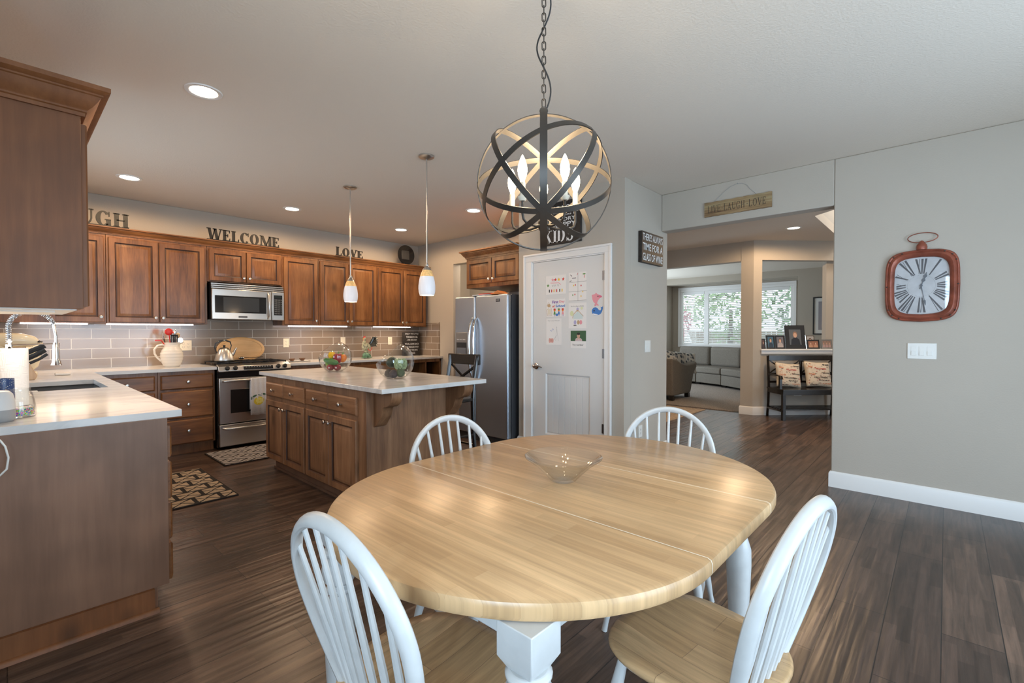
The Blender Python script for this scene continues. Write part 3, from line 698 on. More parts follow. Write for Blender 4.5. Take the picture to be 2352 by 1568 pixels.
for cx_, cy_ in ((.13,.2),(.13,.45),(.385,.33),(.64,.2),(.64,.45)):
    mb = MB(); mb.lathe([(.0,.922),(.045,.922),(.045,.930),(.03,.932),(.03,.938),(.0,.939)], (cx_,cy_,0), 24, cap=False); mb.build('burner', IRON, rg)
# towel over the oven handle
tw = thing('dish_towel', 'white dish towel with a yellow lemon hanging on the oven handle', 'towel', (1.590+.295, 5.80, 0))
mb = MB(); N = 14; vs = []; fs = []
prof_t = [(-.058,.42),(-.060,.60),(-.066,.74),(-.078,.7735),(-.0885,.7705),(-.0905,.74),(-.090,.55),(-.089,.36)]
for j, (yy, zz) in enumerate(prof_t):
    for i in range(N+1): vs.append((i*.178/N, yy + .0035*sin(i*1.5+zz*5), zz + (.004*sin(i*.9) if j in (0,7) else 0)))
for j in range(len(prof_t)-1):
    for i in range(N): fs.append((j*(N+1)+i, j*(N+1)+i+1, (j+1)*(N+1)+i+1, (j+1)*(N+1)+i))
mb.add(vs, fs); mb.build('cloth', flat('towel_cotton', (.72,.72,.74), .9, noise=.06, nscale=150, bump=.3, bscale=300), tw, solid=.003, recalc=False)
mb = MB(); y = -.0955
d_ell(mb, .085, .515, .055, .046, y, 0, rot=.3); d_ell(mb, .090, .517, .036, .030, y-.0004, 1); d_line(mb, [(.035,.575),(.07,.585),(.11,.575),(.15,.585)], .007, y, 2)
for a in range(8): d_line(mb, [(.09,.517),(.09+.033*cos(a*pi/4),.517+.027*sin(a*pi/4))], .002, y-.0008, 0)
d_ell(mb,.04,.572,.026,.009,y-.0002,2,rot=.4); d_ell(mb,.135,.588,.024,.009,y-.0002,2,rot=-.3); d_ell(mb,.012,.55,.012,.02,y-.0002,2)
for z in (.385,.398,.405): d_line(mb, [(.0,z),(.178,z)], .003, y+.001, 3)
mb.build('lemon_print', [pal('lemon',(.62,.50,.05),.8), pal('lemon_flesh',(.75,.68,.20),.8), pal('leaf_print',(.04,.12,.07),.8), pal('stripe_print',(.45,.45,.47),.8)], tw, recalc=False)
# microwave
mw = thing('microwave', 'stainless over-the-range microwave below the short wall cabinet', 'microwave', (1.607, 6.07, 1.435))
MW, MH = .785, .415
mb = MB(); mb.box(0, MW, .02, .38, 0, MH); mb.build('body', BLACK, mw)
mb = MB(); 
for i, z in enumerate((.352,.374,.396)): mb.box(0, MW, -.005+i*.004, .02, z, z+.014)
mb.build('vent_grille', STEEL, mw, bev=.002)
mb = MB(); mb.box(0, .635, -.018, .02, .0, .345); md_ = mb.build('door', STEEL, mw, bev=.006)
mb = MB(); mb.box(.03, .575, -.021, -.017, .075, .270); g_ = mb.build('window', BLACK, md_, bev=.003)
mb = MB(); mb.box(.115, .495, -.0225, -.0205, .090, .255); mb.build('window_screen', flat('micro_screen', (.04,.045,.05), .15), g_, bev=.0005)
mb = MB(); mb.box(.27,.365,-.0195,-.017,.022,.040); mb.build('badge', DKPLATE, md_)
mb = MB(); mb.tube([(.593,-.015,.330),(.597,-.045,.300),(.600,-.058,.17),(.597,-.045,.045),(.593,-.015,.015)], [(.008,.011)]*5, 10); mb.build('handle', STEEL, md_)
mb = MB(); mb.box(.640, MW, -.014, .02, .0, .345); kp = mb.build('control_panel', STEEL, mw, bev=.004)
mb = MB(); mb.box(.665, MW-.022, -.0165, -.013, .06, .305)
mb.cur = 1
for i in range(5):
    for j in range(8): mb.box(.673+i*.018, .683+i*.018, -.0175, -.0163, .075+j*.024, .085+j*.024)
mb.cur = 2; mb.box(.675, .752, -.0175, -.0163, .278, .294)
mb.build('keypad', [BLACK, pal('key_grey',(.22,.22,.22),.5), pal('key_lcd',(.02,.03,.03),.2)], kp)

# refrigerator
fr = thing('refrigerator', 'stainless side-by-side refrigerator with ice dispenser and curved handles', 'refrigerator', (3.80, 4.462, 0), -pi/2)
FW = .895
mb = MB(); mb.box(.005, FW-.005, .075, .80, .02, 1.715); mb.build('body', flat('fridge_side', (.055,.055,.06), .45), fr, bev=.004)
FD = FSTEEL
for nm, a, b_ in (('freezer_door', 0, .363), ('refrigerator_door', .369, FW)):
    mb = MB(); mb.box(a, b_, 0, .068, .085, 1.715); d_ = mb.build('door', FD, fr, bev=.018, seg=4); d_['label'] = nm.replace('_',' ')
    if nm[0] == 'f': fd = d_
    else: rd = d_
for a, p in ((.335, fd), (.397, rd)):
    mb = MB(); s_ = -1 if a < .36 else 1
    mb.tube([(a, .004, 1.46),(a-.0*s_,-.022,1.435),(a+.004*s_,-.052,1.34),(a+.006*s_,-.062,1.18),(a+.006*s_,-.062,1.0),(a+.004*s_,-.052,.84),(a,-.022,.745),(a,.004,.72)], [(.010,.010),(.012,.012)]+[(.013,.012)]*4+[(.012,.012),(.010,.010)], 12); mb.build('handle', CHROME, p)
mb = MB(); mb.box(.028, .245, -.010, .005, .93, 1.285); dp = mb.build('dispenser_panel', flat('dispenser_grey', (.30,.29,.28), .35, .5), fd, bev=.006)
mb = MB(); mb.box(.045, .228, -.013, -.009, .955, 1.165); mb.build('dispenser_recess', flat('dispenser_dark', (.035,.037,.04), .25), dp, bev=.008)
mb = MB(); mb.box(.055,.218,-.016,-.012,.955,1.10); mb.build('dispenser_cavity', flat('cavity_grey', (.16,.17,.19), .3), dp, bev=.006)
mb = MB()
for i in range(6): mb.box(.055+i*.027, .067+i*.027, -.0125, -.0095, 1.195, 1.203)
mb.build('dispenser_buttons', WHT, dp)
mb = MB(); mb.box(.715, .775, -.003, .001, 1.63, 1.665); mb.cur = 1
for i in range(3): mb.box(.722, .768, -.004, -.002, 1.637+i*.009, 1.641+i*.009)
mb.build('badge', [BLACK, GREY], rd)
mb = MB(); mb.box(.01, FW-.01, .035, .07, .0, .078); mb.build('kick_grille', BLACKM, fr)
# papers on top of the fridge
for (x, y, z, a, l, m_, lab) in ((3.92, 4.02, 1.7185, .2, (.28,.2,.010), 'paper_stack', 'stack of white papers lying on top of the refrigerator'),
                          (3.90, 3.93, 1.730, -.1, (.24,.17,.008), 'red_folder', 'flat red folder on top of the papers on the refrigerator'),):
    mb = MB(); mb.box(-l[1]/2, l[1]/2, -l[0]/2, l[0]/2, 0, l[2]); o = mb.build('folder' if 'red' in m_ else 'paper_stack', RED if 'red' in m_ else PAPER, None, loc=(x,y,z), rot=(0,0,a)); tag(o, lab, 'papers')
mb = MB(); mb.prism([(-.10,0),(.10,0),(.06,.012),(-.01,.042),(-.05,.02)], -.10, .06, 'x')
tag(mb.build('paper_bag', flat('orange_bag', (.62,.20,.05), .6, noise=.15), None, loc=(3.90,3.76,1.7185), rot=(0,0,.2), bev=.004), 'crumpled orange paper bag on the front of the refrigerator top', 'bag')

# ================================================================= LIGHTS
LENS = emis('lamp_lens', (1.0,.86,.68), 9.0)
def can(x, y, label, e=34):
    r = thing('recessed_light', label, 'ceiling light', (x, y, H-.001), 0, 'recessed ceiling lights')
    mb = MB(); mb.lathe([(.072,-.004),(.078,-.007),(.095,-.006),(.098,0),(.07,0)], (0,0,0), 36, cap=False); mb.build('trim_ring', TRIM, r)
    mb = MB(); mb.lathe([(.0,-.0035),(.073,-.0035),(.0735,-.001),(.0,-.001)], (0,0,0), 36, cap=False); mb.build('lens', LENS, r)
    light('lamp', 'SPOT', (0,0,-.02), (0,0,0), e, WARM, parent=r, spot=radians(178), blend=.25, radius=.07)
    return r
can(.836, 3.258, 'recessed light nearest the camera, above the left counter')
can(.824, 5.56, 'recessed light above the left kitchen corner')
can(2.301, 5.574, 'recessed light in front of the microwave')
can(3.773, 4.088, 'recessed light in front of the refrigerator, behind the chandelier')
can(3.786, 5.585, 'recessed light above the right end of the tiled counter')
can(7.349, 1.549, 'recessed light in the hall ceiling beyond the wide opening', 60)
# unseen extra spots without fixtures, added mostly to warm the hall
for x, y, e_ in ((-.4, -.6, 14), (6.2, 3.4, 60), (6.2, .2, 40)):
    light('extra_ceiling_spot', 'SPOT', (x, y, H-.03), (0,0,0), e_, WARM, spot=radians(150), blend=.7, radius=.08)
light('mudroom_fill', 'POINT', (5.3, 5.3, 2.4), (0,0,0), 14, (1,.86,.7), radius=.15)  # unseen point lamp added so the mudroom does not go dark
# LED strips
STRIP = emis('led_strip', (1.0,.90,.88), 5)
def strip(x0, x1, y, label, z=1.3675):
    mb = MB(); mb.box(x0, x1, y-.012, y+.012, z-.006, z+.006); r = thing('led_strip_light', label, 'under-cabinet light', ((x0+x1)/2, y, z), 0, 'under-cabinet light strips')
    mb.M = Matrix.Identity(4); o = mb.build('tube', STRIP, r); o.location = (-(x0+x1)/2, -y, -z)
    mb = MB(); mb.box((x1-x0)/2, (x1-x0)/2+.05, -.01, .01, -.005, .006); mb.build('end_cap', GREY, r)
    light('lamp', 'AREA', (0,0,-.012), (0,0,0), 2.6*(x1-x0), (1.0,.76,.52), x1-x0, .03, parent=r)
strip(.12, .58, 6.20, 'short glowing light strip under the leftmost wall cabinet')
strip(.72, 1.46, 6.20, 'long glowing light strip above the white pitcher')
strip(2.50, 3.30, 6.20, 'glowing light strip under the cabinets right of the microwave')
strip(3.72, 4.36, 6.20, 'glowing light strip above the rooster and outlets')
light('lamp_sink_cabinet', 'AREA', (.07, 3.2, 1.352), (0,0,0), 2.5, (1,.8,.6), .2, .4)

# pendants
SHADE = flat('pendant_glass', (.72,.72,.75), .3, emit=(.95,.93,1.0), estr=.12)
AMB = flat('pendant_amber', (.75,.48,.20), .3, emit=(1,.6,.22), estr=.15, noise=.25, nscale=60)
def pendant(x, y, label):
    r = thing('pendant_light', label, 'pendant light', (x, y, H), 0, 'pendant lights over the island')
    mb = MB(); mb.lathe([(.0,0),(.062,0),(.062,-.010),(.052,-.018),(.03,-.022),(.012,-.030),(.0,-.031)], n=32, cap=False); mb.build('canopy', NICKEL, r)
    mb = MB(); mb.lathe([(.006,-.025),(.006,-.87)], n=12); 
    for z in (-.31, -.61): mb.lathe([(.0085,z-.006),(.0085,z+.006)], n=12)
    mb.build('rod', NICKEL, r)
    mb = MB(); mb.lathe([(.0,-.865),(.008,-.865),(.012,-.875),(.011,-.888),(.018,-.896),(.034,-.920),(.036,-.928),(.0,-.928)], n=24, cap=False); mb.lathe([(.0,-.02),(.003,-.02),(.004,-.0),(.002,.01),(.0,.01)], (.016,0,-.885), 8, cap=False); mb.build('socket', NICKEL, r)
    pr = [(.035,-.924),(.045,-.945),(.055,-.975),(.063,-1.01),(.068,-1.05),(.0685,-1.075),(.066,-1.10),(.058,-1.128),(.0565,-1.128),(.064,-1.10),(.0662,-1.075),(.0658,-1.05),(.061,-1.01),(.053,-.976),(.043,-.947),(.033,-.926)]
    mb = MB(); mb.lathe(pr, n=36, cap=False); 
    for k, f in enumerate(mb.f):
        zc = sum(mb.v[i][2] for i in f)/len(f)
        if zc > -.962: mb.mi[k] = 1
    mb.build('shade', [SHADE, AMB], r)
    mb = MB(); mb.ell((0,0,-1.02),(.022,.022,.035)); mb.build('bulb', emis('pendant_bulb',(1,.85,.65),1.5) if 'pendant_bulb' not in bpy.data.materials else bpy.data.materials['pendant_bulb'], r)
    light('lamp', 'POINT', (0,0,-1.15), (0,0,0), 1.5, WARM, parent=r, radius=.03)
pendant(2.345, 4.325, 'farther pendant light over the island, left of the other, with white glass shade')
pendant(2.360, 3.118, 'nearer and right-hand pendant light over the island with white glass shade')

# chandelier
ch = thing('orb_chandelier', 'dark metal orb chandelier with lit candle bulbs hanging over the dining table', 'chandelier', (1.288, 1.037, 1.801), -.8946)
RS = .232
def ring(nrm, rad=RS, wd=.0105, th=.0017, seg=96):
    nrm = Vector(nrm).normalized(); a = nrm.orthogonal().normalized(); b = nrm.cross(a); vs = []; fs = []
    for i in range(seg):
        q = 2*pi*i/seg; d = a*cos(q)+b*sin(q)
        for s_, t_ in ((-1,-1),(1,-1),(1,1),(-1,1)): vs.append(d*(rad+t_*th) + nrm*(s_*wd))
    for i in range(seg):
        j = (i+1) % seg
        for k in range(4): m = (k+1) % 4; fs.append((i*4+k, i*4+m, j*4+m, j*4+k))
    mb = MB(); mb.add(vs, fs); return mb
# local frame: -Y towards the camera, X to the right
Nn = Vector((0, -.78, -.625)).normalized()      # where the near bands cross
ux = Vector((1,0,0)); uu = Nn.cross(ux).normalized()
def mer(ang): return (ux*cos(ang) + uu*sin(ang))
for k, nrm in enumerate((Vector((1,.0,0)), Vector((.0,1,.03)), mer(pi/2), mer(pi/4), mer(-pi/4), Vector((.06,-.888,.453)).cross(Vector((-.6,-.80,.009))))):
    ring(nrm, RS*(1-.004*(k % 3)), .0115 if k == 0 else .0095).build('ring_band', BRONZE, ch, ang=50)
mb = MB(); mb.lathe([(.0,-.175),(.010,-.172),(.018,-.160),(.020,-.150),(.020,-.135),(.012,-.125),(.008,-.12),(.0,-.119)], n=20, cap=False); mb.tube([(0,0,-.232),(0,0,-.17)], .004); mb.build('hub', BRONZE, ch)
BULB = emis('candle_bulb', (1.0,.80,.50), 22)
CND = flat('candle_sleeve', (.62,.56,.45), .4)
for k in range(5):
    a = pi/2 + 2*pi*k/5; dx, dy = cos(a), sin(a); R_ = .118
    mb = MB(); mb.tube([(dx*.012,dy*.012,-.148),(dx*.05,dy*.05,-.158),(dx*.095,dy*.095,-.156),(dx*.112,dy*.112,-.146),(dx*R_,dy*R_,-.128),(dx*R_,dy*R_,-.085)], .0042, 8)
    arm = mb.build('arm', BRONZE, ch)
    mb = MB(); mb.lathe([(.0,-.088),(.010,-.088),(.016,-.078),(.016,-.074),(.0,-.074)], (dx*R_,dy*R_,0), 16, cap=False); mb.lathe([(.0095,-.074),(.0095,-.028)], (dx*R_,dy*R_,0), 16); mb.build('candle', CND, arm)
    mb = MB(); mb.lathe([(.0065,-.028),(.0075,-.02),(.0135,-.004),(.0160,.012),(.0145,.028),(.009,.046),(.004,.058),(.0,.064)], (dx*R_,dy*R_,0), 16, cap=False); mb.build('bulb', BULB, arm)
    light('lamp', 'POINT', (dx*R_*1.0,dy*R_*1.0,.10), (0,0,0), 1.6, (1.0,.78,.50), parent=ch, radius=.02)
mb = MB(); mb.tube([(cos(q)*.0125, 0, .2475+sin(q)*.0135) for q in [2*pi*i/20 for i in range(20)]], .0024, 8, True); mb.build('hanging_loop', BRONZE, ch)
mb = MB(); z = .262; k = 0
while z < .892:
    pts = []
    for i in range(16):
        q = 2*pi*i/16; lx, lz = .0065*cos(q), .0065*sin(q) + (.0085 if sin(q) > 0 else -.0085)
        pts.append((lx, 0, z+.013+lz) if k % 2 == 0 else (0, lx, z+.013+lz))
    mb.tube(pts, .0019, 6, True); z += .0245; k += 1
mb.build('chain', BRONZE, ch)
mb = MB(); mb.tube([(.024*sin((z_-.24)*2*pi/.30), .012*cos((z_-.24)*2*pi/.30), z_) for z_ in [.24+i*.012 for i in range(56)]], .0028, 8); mb.build('cord', BLACKM, ch)
mb = MB(); mb.lathe([(.0,.885),(.01,.885),(.03,.893),(.06,.902),(.062,.912),(.0,.912)], n=32, cap=False); mb.build('canopy', BRONZE, ch)

# ================================================================= DINING SET
tb = thing('dining_table', 'oval dining table with butcher-block top and white turned legs', 'table', (1.345, .985, 0))
TOPH = .76
mb = MB(); AX, BY = .56, .597; SEAM = .245
def tpoly(side):
    pts = []
    for i in range(41):
        a = -pi/2 + pi*i/40; e = 1.0
        pts.append((side*(SEAM+.0008 + AX*cos(a)), BY*sin(a)))
    return pts
def slab_part(mb, poly):
    # rounded edge: stacked outlines
    n = len(poly); lv = [(.014,-.044),(.004,-.040),(0,-.032),(0,-.012),(.003,-.004),(.011,0)]
    def inset(p, d):
        x, y = p; s_ = 1 if x > 0 else -1
        xx = abs(x)-SEAM; L = sqrt((xx/AX)**2+(y/BY)**2) or 1
        if abs(xx) < .002: return (x, y*(1-d/BY))
        return (s_*(SEAM+xx*(1-d/AX)), y*(1-d/BY))
    vs = []
    for d, z in lv: vs += [(*inset(p, d), TOPH+z) for p in poly]
    fs = []
    for j in range(len(lv)-1):
        for i in range(n): k = (i+1) % n; fs.append((j*n+i, j*n+k, (j+1)*n+k, (j+1)*n+i))
    fs.append(tuple(range(n))[::-1]); fs.append(tuple(range((len(lv)-1)*n, len(lv)*n))); mb.add(vs, fs)
slab_part(mb, tpoly(1)); slab_part(mb, tpoly(-1)); 
mb.build('tabletop', TABLEW, tb, ang=40)
mb = MB()
yb_ = [(-BY,-.032),(-BY,-.012),(-BY+.003,-.004),(-BY+.011,0),(BY-.011,0),(BY-.003,-.004),(BY,-.012),(BY,-.032),(BY-.004,-.040),(BY-.014,-.044),(-BY+.014,-.044),(-BY+.004,-.040)]
mb.prism([(y, TOPH+z) for y, z in yb_], -SEAM+.0008, SEAM-.0008, 'x'); mb.build('leaf', TABLEW, tb, ang=40)
SEAMM = flat('seam_filler', (.80,.74,.62), .5)
for s_ in (-1, 1): mb = MB(); mb.prism([(y*1.0002, TOPH+z+.0002) for y, z in yb_], s_*SEAM-.0013, s_*SEAM+.0013, 'x'); mb.build('seam', SEAMM, tb)
mb = MB()
for s_ in (-1, 1): mb.box(-.60, .60, s_*.375-.011, s_*.375+.011, .650, .7155); mb.box(s_*.635-.011, s_*.635+.011, -.34, .34, .650, .7155)
mb.build('apron', CHW, tb, bev=.003)
LEG = [(.030,.0),(.032,.03),(.034,.09),(.037,.16),(.042,.26),(.046,.36),(.045,.42),(.030,.470),(.027,.478),(.038,.487),(.040,.497),(.028,.507),(.044,.520),(.051,.545),(.052,.560),(.047,.580),(.034,.592),(.034,.597),(.047,.604),(.048,.612),(.040,.620)]
for sx_ in (-1, 1):
    for sy_ in (-1, 1):
        mb = MB(); mb.lathe(LEG, n=28); q = .0455
        mb.M = Matrix.Identity(4)
        mb.add([(-.03,-.03,.618),(.03,-.03,.618),(.03,.03,.618),(-.03,.03,.618),(-q,-q,.645),(q,-q,.645),(q,q,.645),(-q,q,.645),(-q,-q,.7155),(q,-q,.7155),(q,q,.7155),(-q,q,.7155)],
               [(3,2,1,0),(0,1,5,4),(1,2,6,5),(2,3,7,6),(3,0,4,7),(4,5,9,8),(5,6,10,9),(6,7,11,10),(7,4,8,11),(8,9,10,11)])
        mb.build('leg', CHW, tb, loc=(sx_*.645, sy_*.385, 0), bev=.002, ang=30)

def hoop(hw=.205, ht=.472, lean=.26, bw=.135, by=-.158, sz=.44, n=64):
    out = []
    for i in range(n+1):
        k = -1 + 2*i/n; a = abs(k)
        if a < .62: th = a/.62*pi/2; x = hw*sin(th); s_ = ht-hw*1.05+hw*1.05*cos(th)
        else: f = (a-.62)/.38; x = hw+(bw-hw)*f**1.6; s_ = (ht-hw*1.05)*(1-f)
        out.append((math.copysign(x, k), by-s_*sin(lean), sz+s_*cos(lean)))
    return out
def make_chair(label):
    r = thing('dining_chair', label, 'chair', (0,0,0), 0, 'white spindle-back chairs around the dining table')
    # seat: saddle slab
    n = 56; lv = [(.88,-.034),(.965,-.026),(1,-.014),(.995,-.006),(.965,0)]; vs = []; fs = []
    def ol(i, s_):
        a = 2*pi*i/n; e = .72
        x = .212*math.copysign(abs(cos(a))**e, cos(a)); y = .212*math.copysign(abs(sin(a))**e, sin(a)); x *= 1+.06*y/.212
        return x*s_, y*s_
    for s_, z in lv: vs += [(*ol(i, s_), .45+z) for i in range(n)]
    for s_, dz in ((.8,-.004),(.5,-.009),(.2,-.011)): vs += [(*ol(i, s_), .45+dz + (.006*max(0,ol(i,s_)[1]/.21))) for i in range(n)]
    L_ = len(lv)+3
    for j in range(L_-1):
        for i in range(n): k = (i+1) % n; fs.append((j*n+i, j*n+k, (j+1)*n+k, (j+1)*n+i))
    fs.append(tuple(range(n))[::-1]); fs.append(tuple(range((L_-1)*n, L_*n)))
    mb = MB(); mb.add(vs, fs); mb.build('seat', SEATW, r, ang=50)
    hp = hoop(); mb = MB(); mb.tube(hp, [(.0120, .0175) for i in range(65)], 14); mb.build('hoop_back', CHW, r)
    # spindles
    H_ = [Vector(p) for p in hp]
    for k in range(7):
        u = (k-3)/3.0; bx = u*.118; by_ = -.158 - .014*(1-u*u)
        tx = u*.168
        # find the hoop point with x nearest tx in the upper arc
        P_ = min((p for p in H_ if p.z > .64), key=lambda p: abs(p.x-tx))
        a, c = Vector((bx, by_, .438)), Vector((P_.x, P_.y, P_.z))
        pts = [a.lerp(c, t) for t in (0,.12,.35,.6,.85,1)]
        rr = [.0062,.0075,.0088,.0075,.0062,.0058]
        mb = MB(); mb.tube(pts, rr, 8); mb.build('spindle', CHW, r)
    legs = {}
    for sx_ in (-1, 1):
        for sy_ in (-1, 1):
            a = Vector((sx_*.135, sy_*.135, .428)); c = Vector((sx_*.205, sy_*(.20 if sy_ > 0 else .235), 0))
            pts = [a.lerp(c, t) for t in (0,.1,.25,.45,.5,.55,.75,.92,1)]
            mb = MB(); mb.tube(pts, [.012,.0135,.017,.0185,.0150,.0185,.0155,.011,.0125], 14); mb.build('leg', CHW, r)
            legs[(sx_,sy_)] = (a, c)
    for sx_ in (-1, 1):
        p = legs[(sx_,-1)][0].lerp(legs[(sx_,-1)][1], .56); q = legs[(sx_,1)][0].lerp(legs[(sx_,1)][1], .56)
        mb = MB(); mb.tube([p.lerp(q, t) for t in (0,.2,.5,.8,1)], [.006,.008,.012,.008,.006], 10); mb.build('stretcher', CHW, r)
    z_ = .19; mb = MB(); xx = .172; mb.tube([(-xx,.0,z_),(-.08,0,z_),(0,0,z_),(.08,0,z_),(xx,0,z_)], [.006,.008,.012,.008,.006], 10); mb.build('stretcher', CHW, r)
    return r
c0 = make_chair('white spindle-back chair with wooden seat in the left foreground, nearest the camera')
c0.location = (.716, .930, 0); c0.rotation_euler = (0,0,-1.526)
for loc, rz, lab in (((1.264,.482,0), -.115, 'white spindle-back chair in the right foreground, seen from behind at an angle'),
                     ((1.317,1.368,0), 2.999, 'white spindle-back chair on the far side of the table, in front of the island'),
                     ((1.995,.931,0), 1.878, 'white spindle-back chair at the table end nearest the hall opening')):
    dup(c0, loc, rz, lab)
# glass bowl on the table
r = thing('glass_bowl', 'clear flared glass bowl in the centre of the dining table', 'bowl', (1.335, .985, .7605))
mb = MB(); mb.lathe([(.0,.0),(.040,.0),(.046,.004),(.070,.030),(.100,.058),(.128,.078),(.134,.082),(.136,.086),(.133,.088),(.126,.084),(.097,.064),(.066,.036),(.042,.012),(.034,.009),(.0,.009)], n=64, cap=False)
mb.build('bowl', GL, r, ang=60)
# ================================================================= SERIF LETTERS
def glyph(ch, T=.27, t=.075, S=.085):
    """polygons (x,z) in a 1-high cell and the advance width. T thick, t thin, S slab serif height"""
    P_ = []
    def R(a, b, c, d): P_.append([(a,c),(b,c),(b,d),(a,d)])
    def stem(x, w_=T, s=.07): R(x, x+w_, 0, 1); R(x-s, x+w_+s, 0, S*.8); R(x-s, x+w_+s, 1-S*.8, 1)
    def arc(cx, cz, rx, rz, T_, a0, a1, n=28):
        for i in range(n):
            q0, q1 = a0+(a1-a0)*i/n, a0+(a1-a0)*(i+1)/n
            ix, iz = rx-T_, rz-t
            P_.append([(cx+rx*cos(q0),cz+rz*sin(q0)),(cx+rx*cos(q1),cz+rz*sin(q1)),(cx+ix*cos(q1),cz+iz*sin(q1)),(cx+ix*cos(q0),cz+iz*sin(q0))])
    def dia(x0, z0, x1, z1, w_): P_.append([(x0,z0),(x0+w_,z0),(x1+w_,z1),(x1,z1)])
    if ch == 'I': stem(.08); return P_, .38
    if ch == 'L': stem(.08); R(.08,.68,0,t); P_.append([(.62,0),(.72,0),(.72,.30),(.66,.28)]); return P_, .80
    if ch == 'E': stem(.08); R(.08,.68,0,t); R(.08,.66,1-t,1); R(.2,.52,.47,.47+t); P_.append([(.62,0),(.72,0),(.72,.28),(.66,.26)]); P_.append([(.60,1),(.70,1),(.70,.74),(.64,.76)]); R(.47,.53,.36,.64); return P_, .80
    if ch == 'H': stem(.08); stem(.62); R(.2,.7,.47,.47+t); return P_, 1.0
    if ch == 'U':
        stem(.08) if False else None
        R(.08,.08+T,.35,1); R(.01,.36,1-S*.8,1); R(.66,.66+t*1.3,.35,1); R(.56,.84,1-S*.8,1)
        for i in range(20):
            q0, q1 = pi+pi*i/20, pi+pi*(i+1)/20; f = lambda q: T + (t*1.3-T)*((q-pi)/pi)
            P_.append([(.41+.33*cos(q0),.35+.37*sin(q0)),(.41+.33*cos(q1),.35+.37*sin(q1)),(.41+(.33-f(q1))*cos(q1),.35+(.37-.09)*sin(q1)),(.41+(.33-f(q0))*cos(q0),.35+(.37-.09)*sin(q0))])
        return P_, .90
    if ch == 'V': dia(.08,1,.36,0,T); dia(.78,1,.44,0,t*1.3); R(0,.38,1-S*.8,1); R(.66,.96,1-S*.8,1); return P_, .94
    if ch == 'A': dia(.38,1,.66,0,T); dia(.42,1,.10,0,t*1.3); R(.2,.66,.3,.3+t); R(.0,.28,0,S*.8); R(.58,.96,0,S*.8); return P_, .96
    if ch == 'W': dia(.06,1,.28,0,T*.95); dia(.66,1,.40,0,t*1.3); dia(.58,1,.80,0,T*.95); dia(1.20,1,.92,0,t*1.3); R(-.02,.34,1-S*.8,1); R(.52,.86,1-S*.8,1); R(1.08,1.36,1-S*.8,1); return P_, 1.34
    if ch == 'M': R(.12,.12+t*1.3,0,1); R(.92,.92+T,0,1); dia(.12,1,.54,.0,T*.95); dia(.98,1,.60,0,t*1.2); R(.0,.30,0,S*.8); R(.02,.30,1-S*.8,1); R(.84,1.21,0,S*.8); R(.92,1.21,1-S*.8,1); return P_, 1.24
    if ch == 'O': arc(.46,.5,.44,.52,T,0,2*pi,40); return P_, .96
    if ch == 'C': arc(.46,.5,.44,.52,T,radians(38),radians(322),34); R(.76,.82,.66,1.0); return P_, .90
    if ch == 'G': arc(.46,.5,.44,.52,T,radians(38),radians(312),34); R(.76,.82,.66,1.0); R(.62,.62+T,.02,.42); R(.54,.90,.40,.40+S*.8); return P_, .98
    if ch == 'K': stem(.08); P_.append([(.28,.42),(.28,.52),(.72,1),(.82,1)]); P_.append([(.36,.60),(.52,.70),(.92,0),(.68,0)]); R(.6,.92,1-S*.8,1); R(.6,.98,0,S*.8); return P_, 1.0
    if ch == 'D':
        stem(.08); R(.08,.42,0,t); R(.08,.42,1-t,1); arc(.40,.5,.44,.5,T,-pi/2,pi/2,20); return P_, .92
    if ch == 'S':
        arc(.38,.74,.30,.28,T*.8,radians(20),radians(250),18); arc(.38,.27,.33,.29,T*.8,radians(-165),radians(80),18); R(.62,.68,.70,1.0); R(.04,.10,0,.30); return P_, .78
    if ch == '.': P_.append([(.16+.07*cos(q*pi/4), .45+.07*sin(q*pi/4)) for q in range(8)]); return P_, .32
    return P_, .4
def word_width(wd, k, gap, **kw): return sum(glyph(c, **kw)[1]*k+gap for c in wd)
METALB = flat('letter_metal', (.014,.012,.010), .7, .0, noise=.4, nscale=18)
METALG = flat('letter_metal_worn', (.030,.028,.023), .7, .0, noise=.4, nscale=14)
def word_sign(wd, x0, x1, z0, hts, y, label, mat):
    r = thing('word_sign', label, 'letter sign', ((x0+x1)/2, y, z0), 0, 'metal word letters on top of the cabinets')
    tot = word_width(wd, 1, .03); k = (x1-x0)/tot; x = x0-(x0+x1)/2; n = len(wd)
    for i, c in enumerate(wd):
        P_, adv = glyph(c); h_ = hts[0]+(hts[1]-hts[0])*i/max(1,n-1)
        mb = MB()
        for p in P_: mb.prism([(x+a*k, b_*h_) for a, b_ in p], -.006, .006, 'y')
        mb.build('letter', mat, r, ang=30); x += (adv+.03)*k
    mb = MB(); mb.box(-(x1-x0)/2, (x1-x0)/2-.01, -.012, .012, -.004, .003); mb.build('foot_rail', mat, r)
    return r
ZCR = 2.335
word_sign('LAUGH', .28, .905, ZCR, (.155,.135), 6.10, 'grey metal LAUGH letters above the left cabinets, partly hidden by the near cabinet', METALG)
word_sign('WELCOME', 1.580, 2.365, ZCR, (.125,.118), 6.10, 'black metal WELCOME letters above the microwave', METALB)
word_sign('LOVE', 3.095, 3.505, ZCR, (.115,.098), 6.10, 'small black metal LOVE letters above the cabinets behind the pendant rod', METALB)
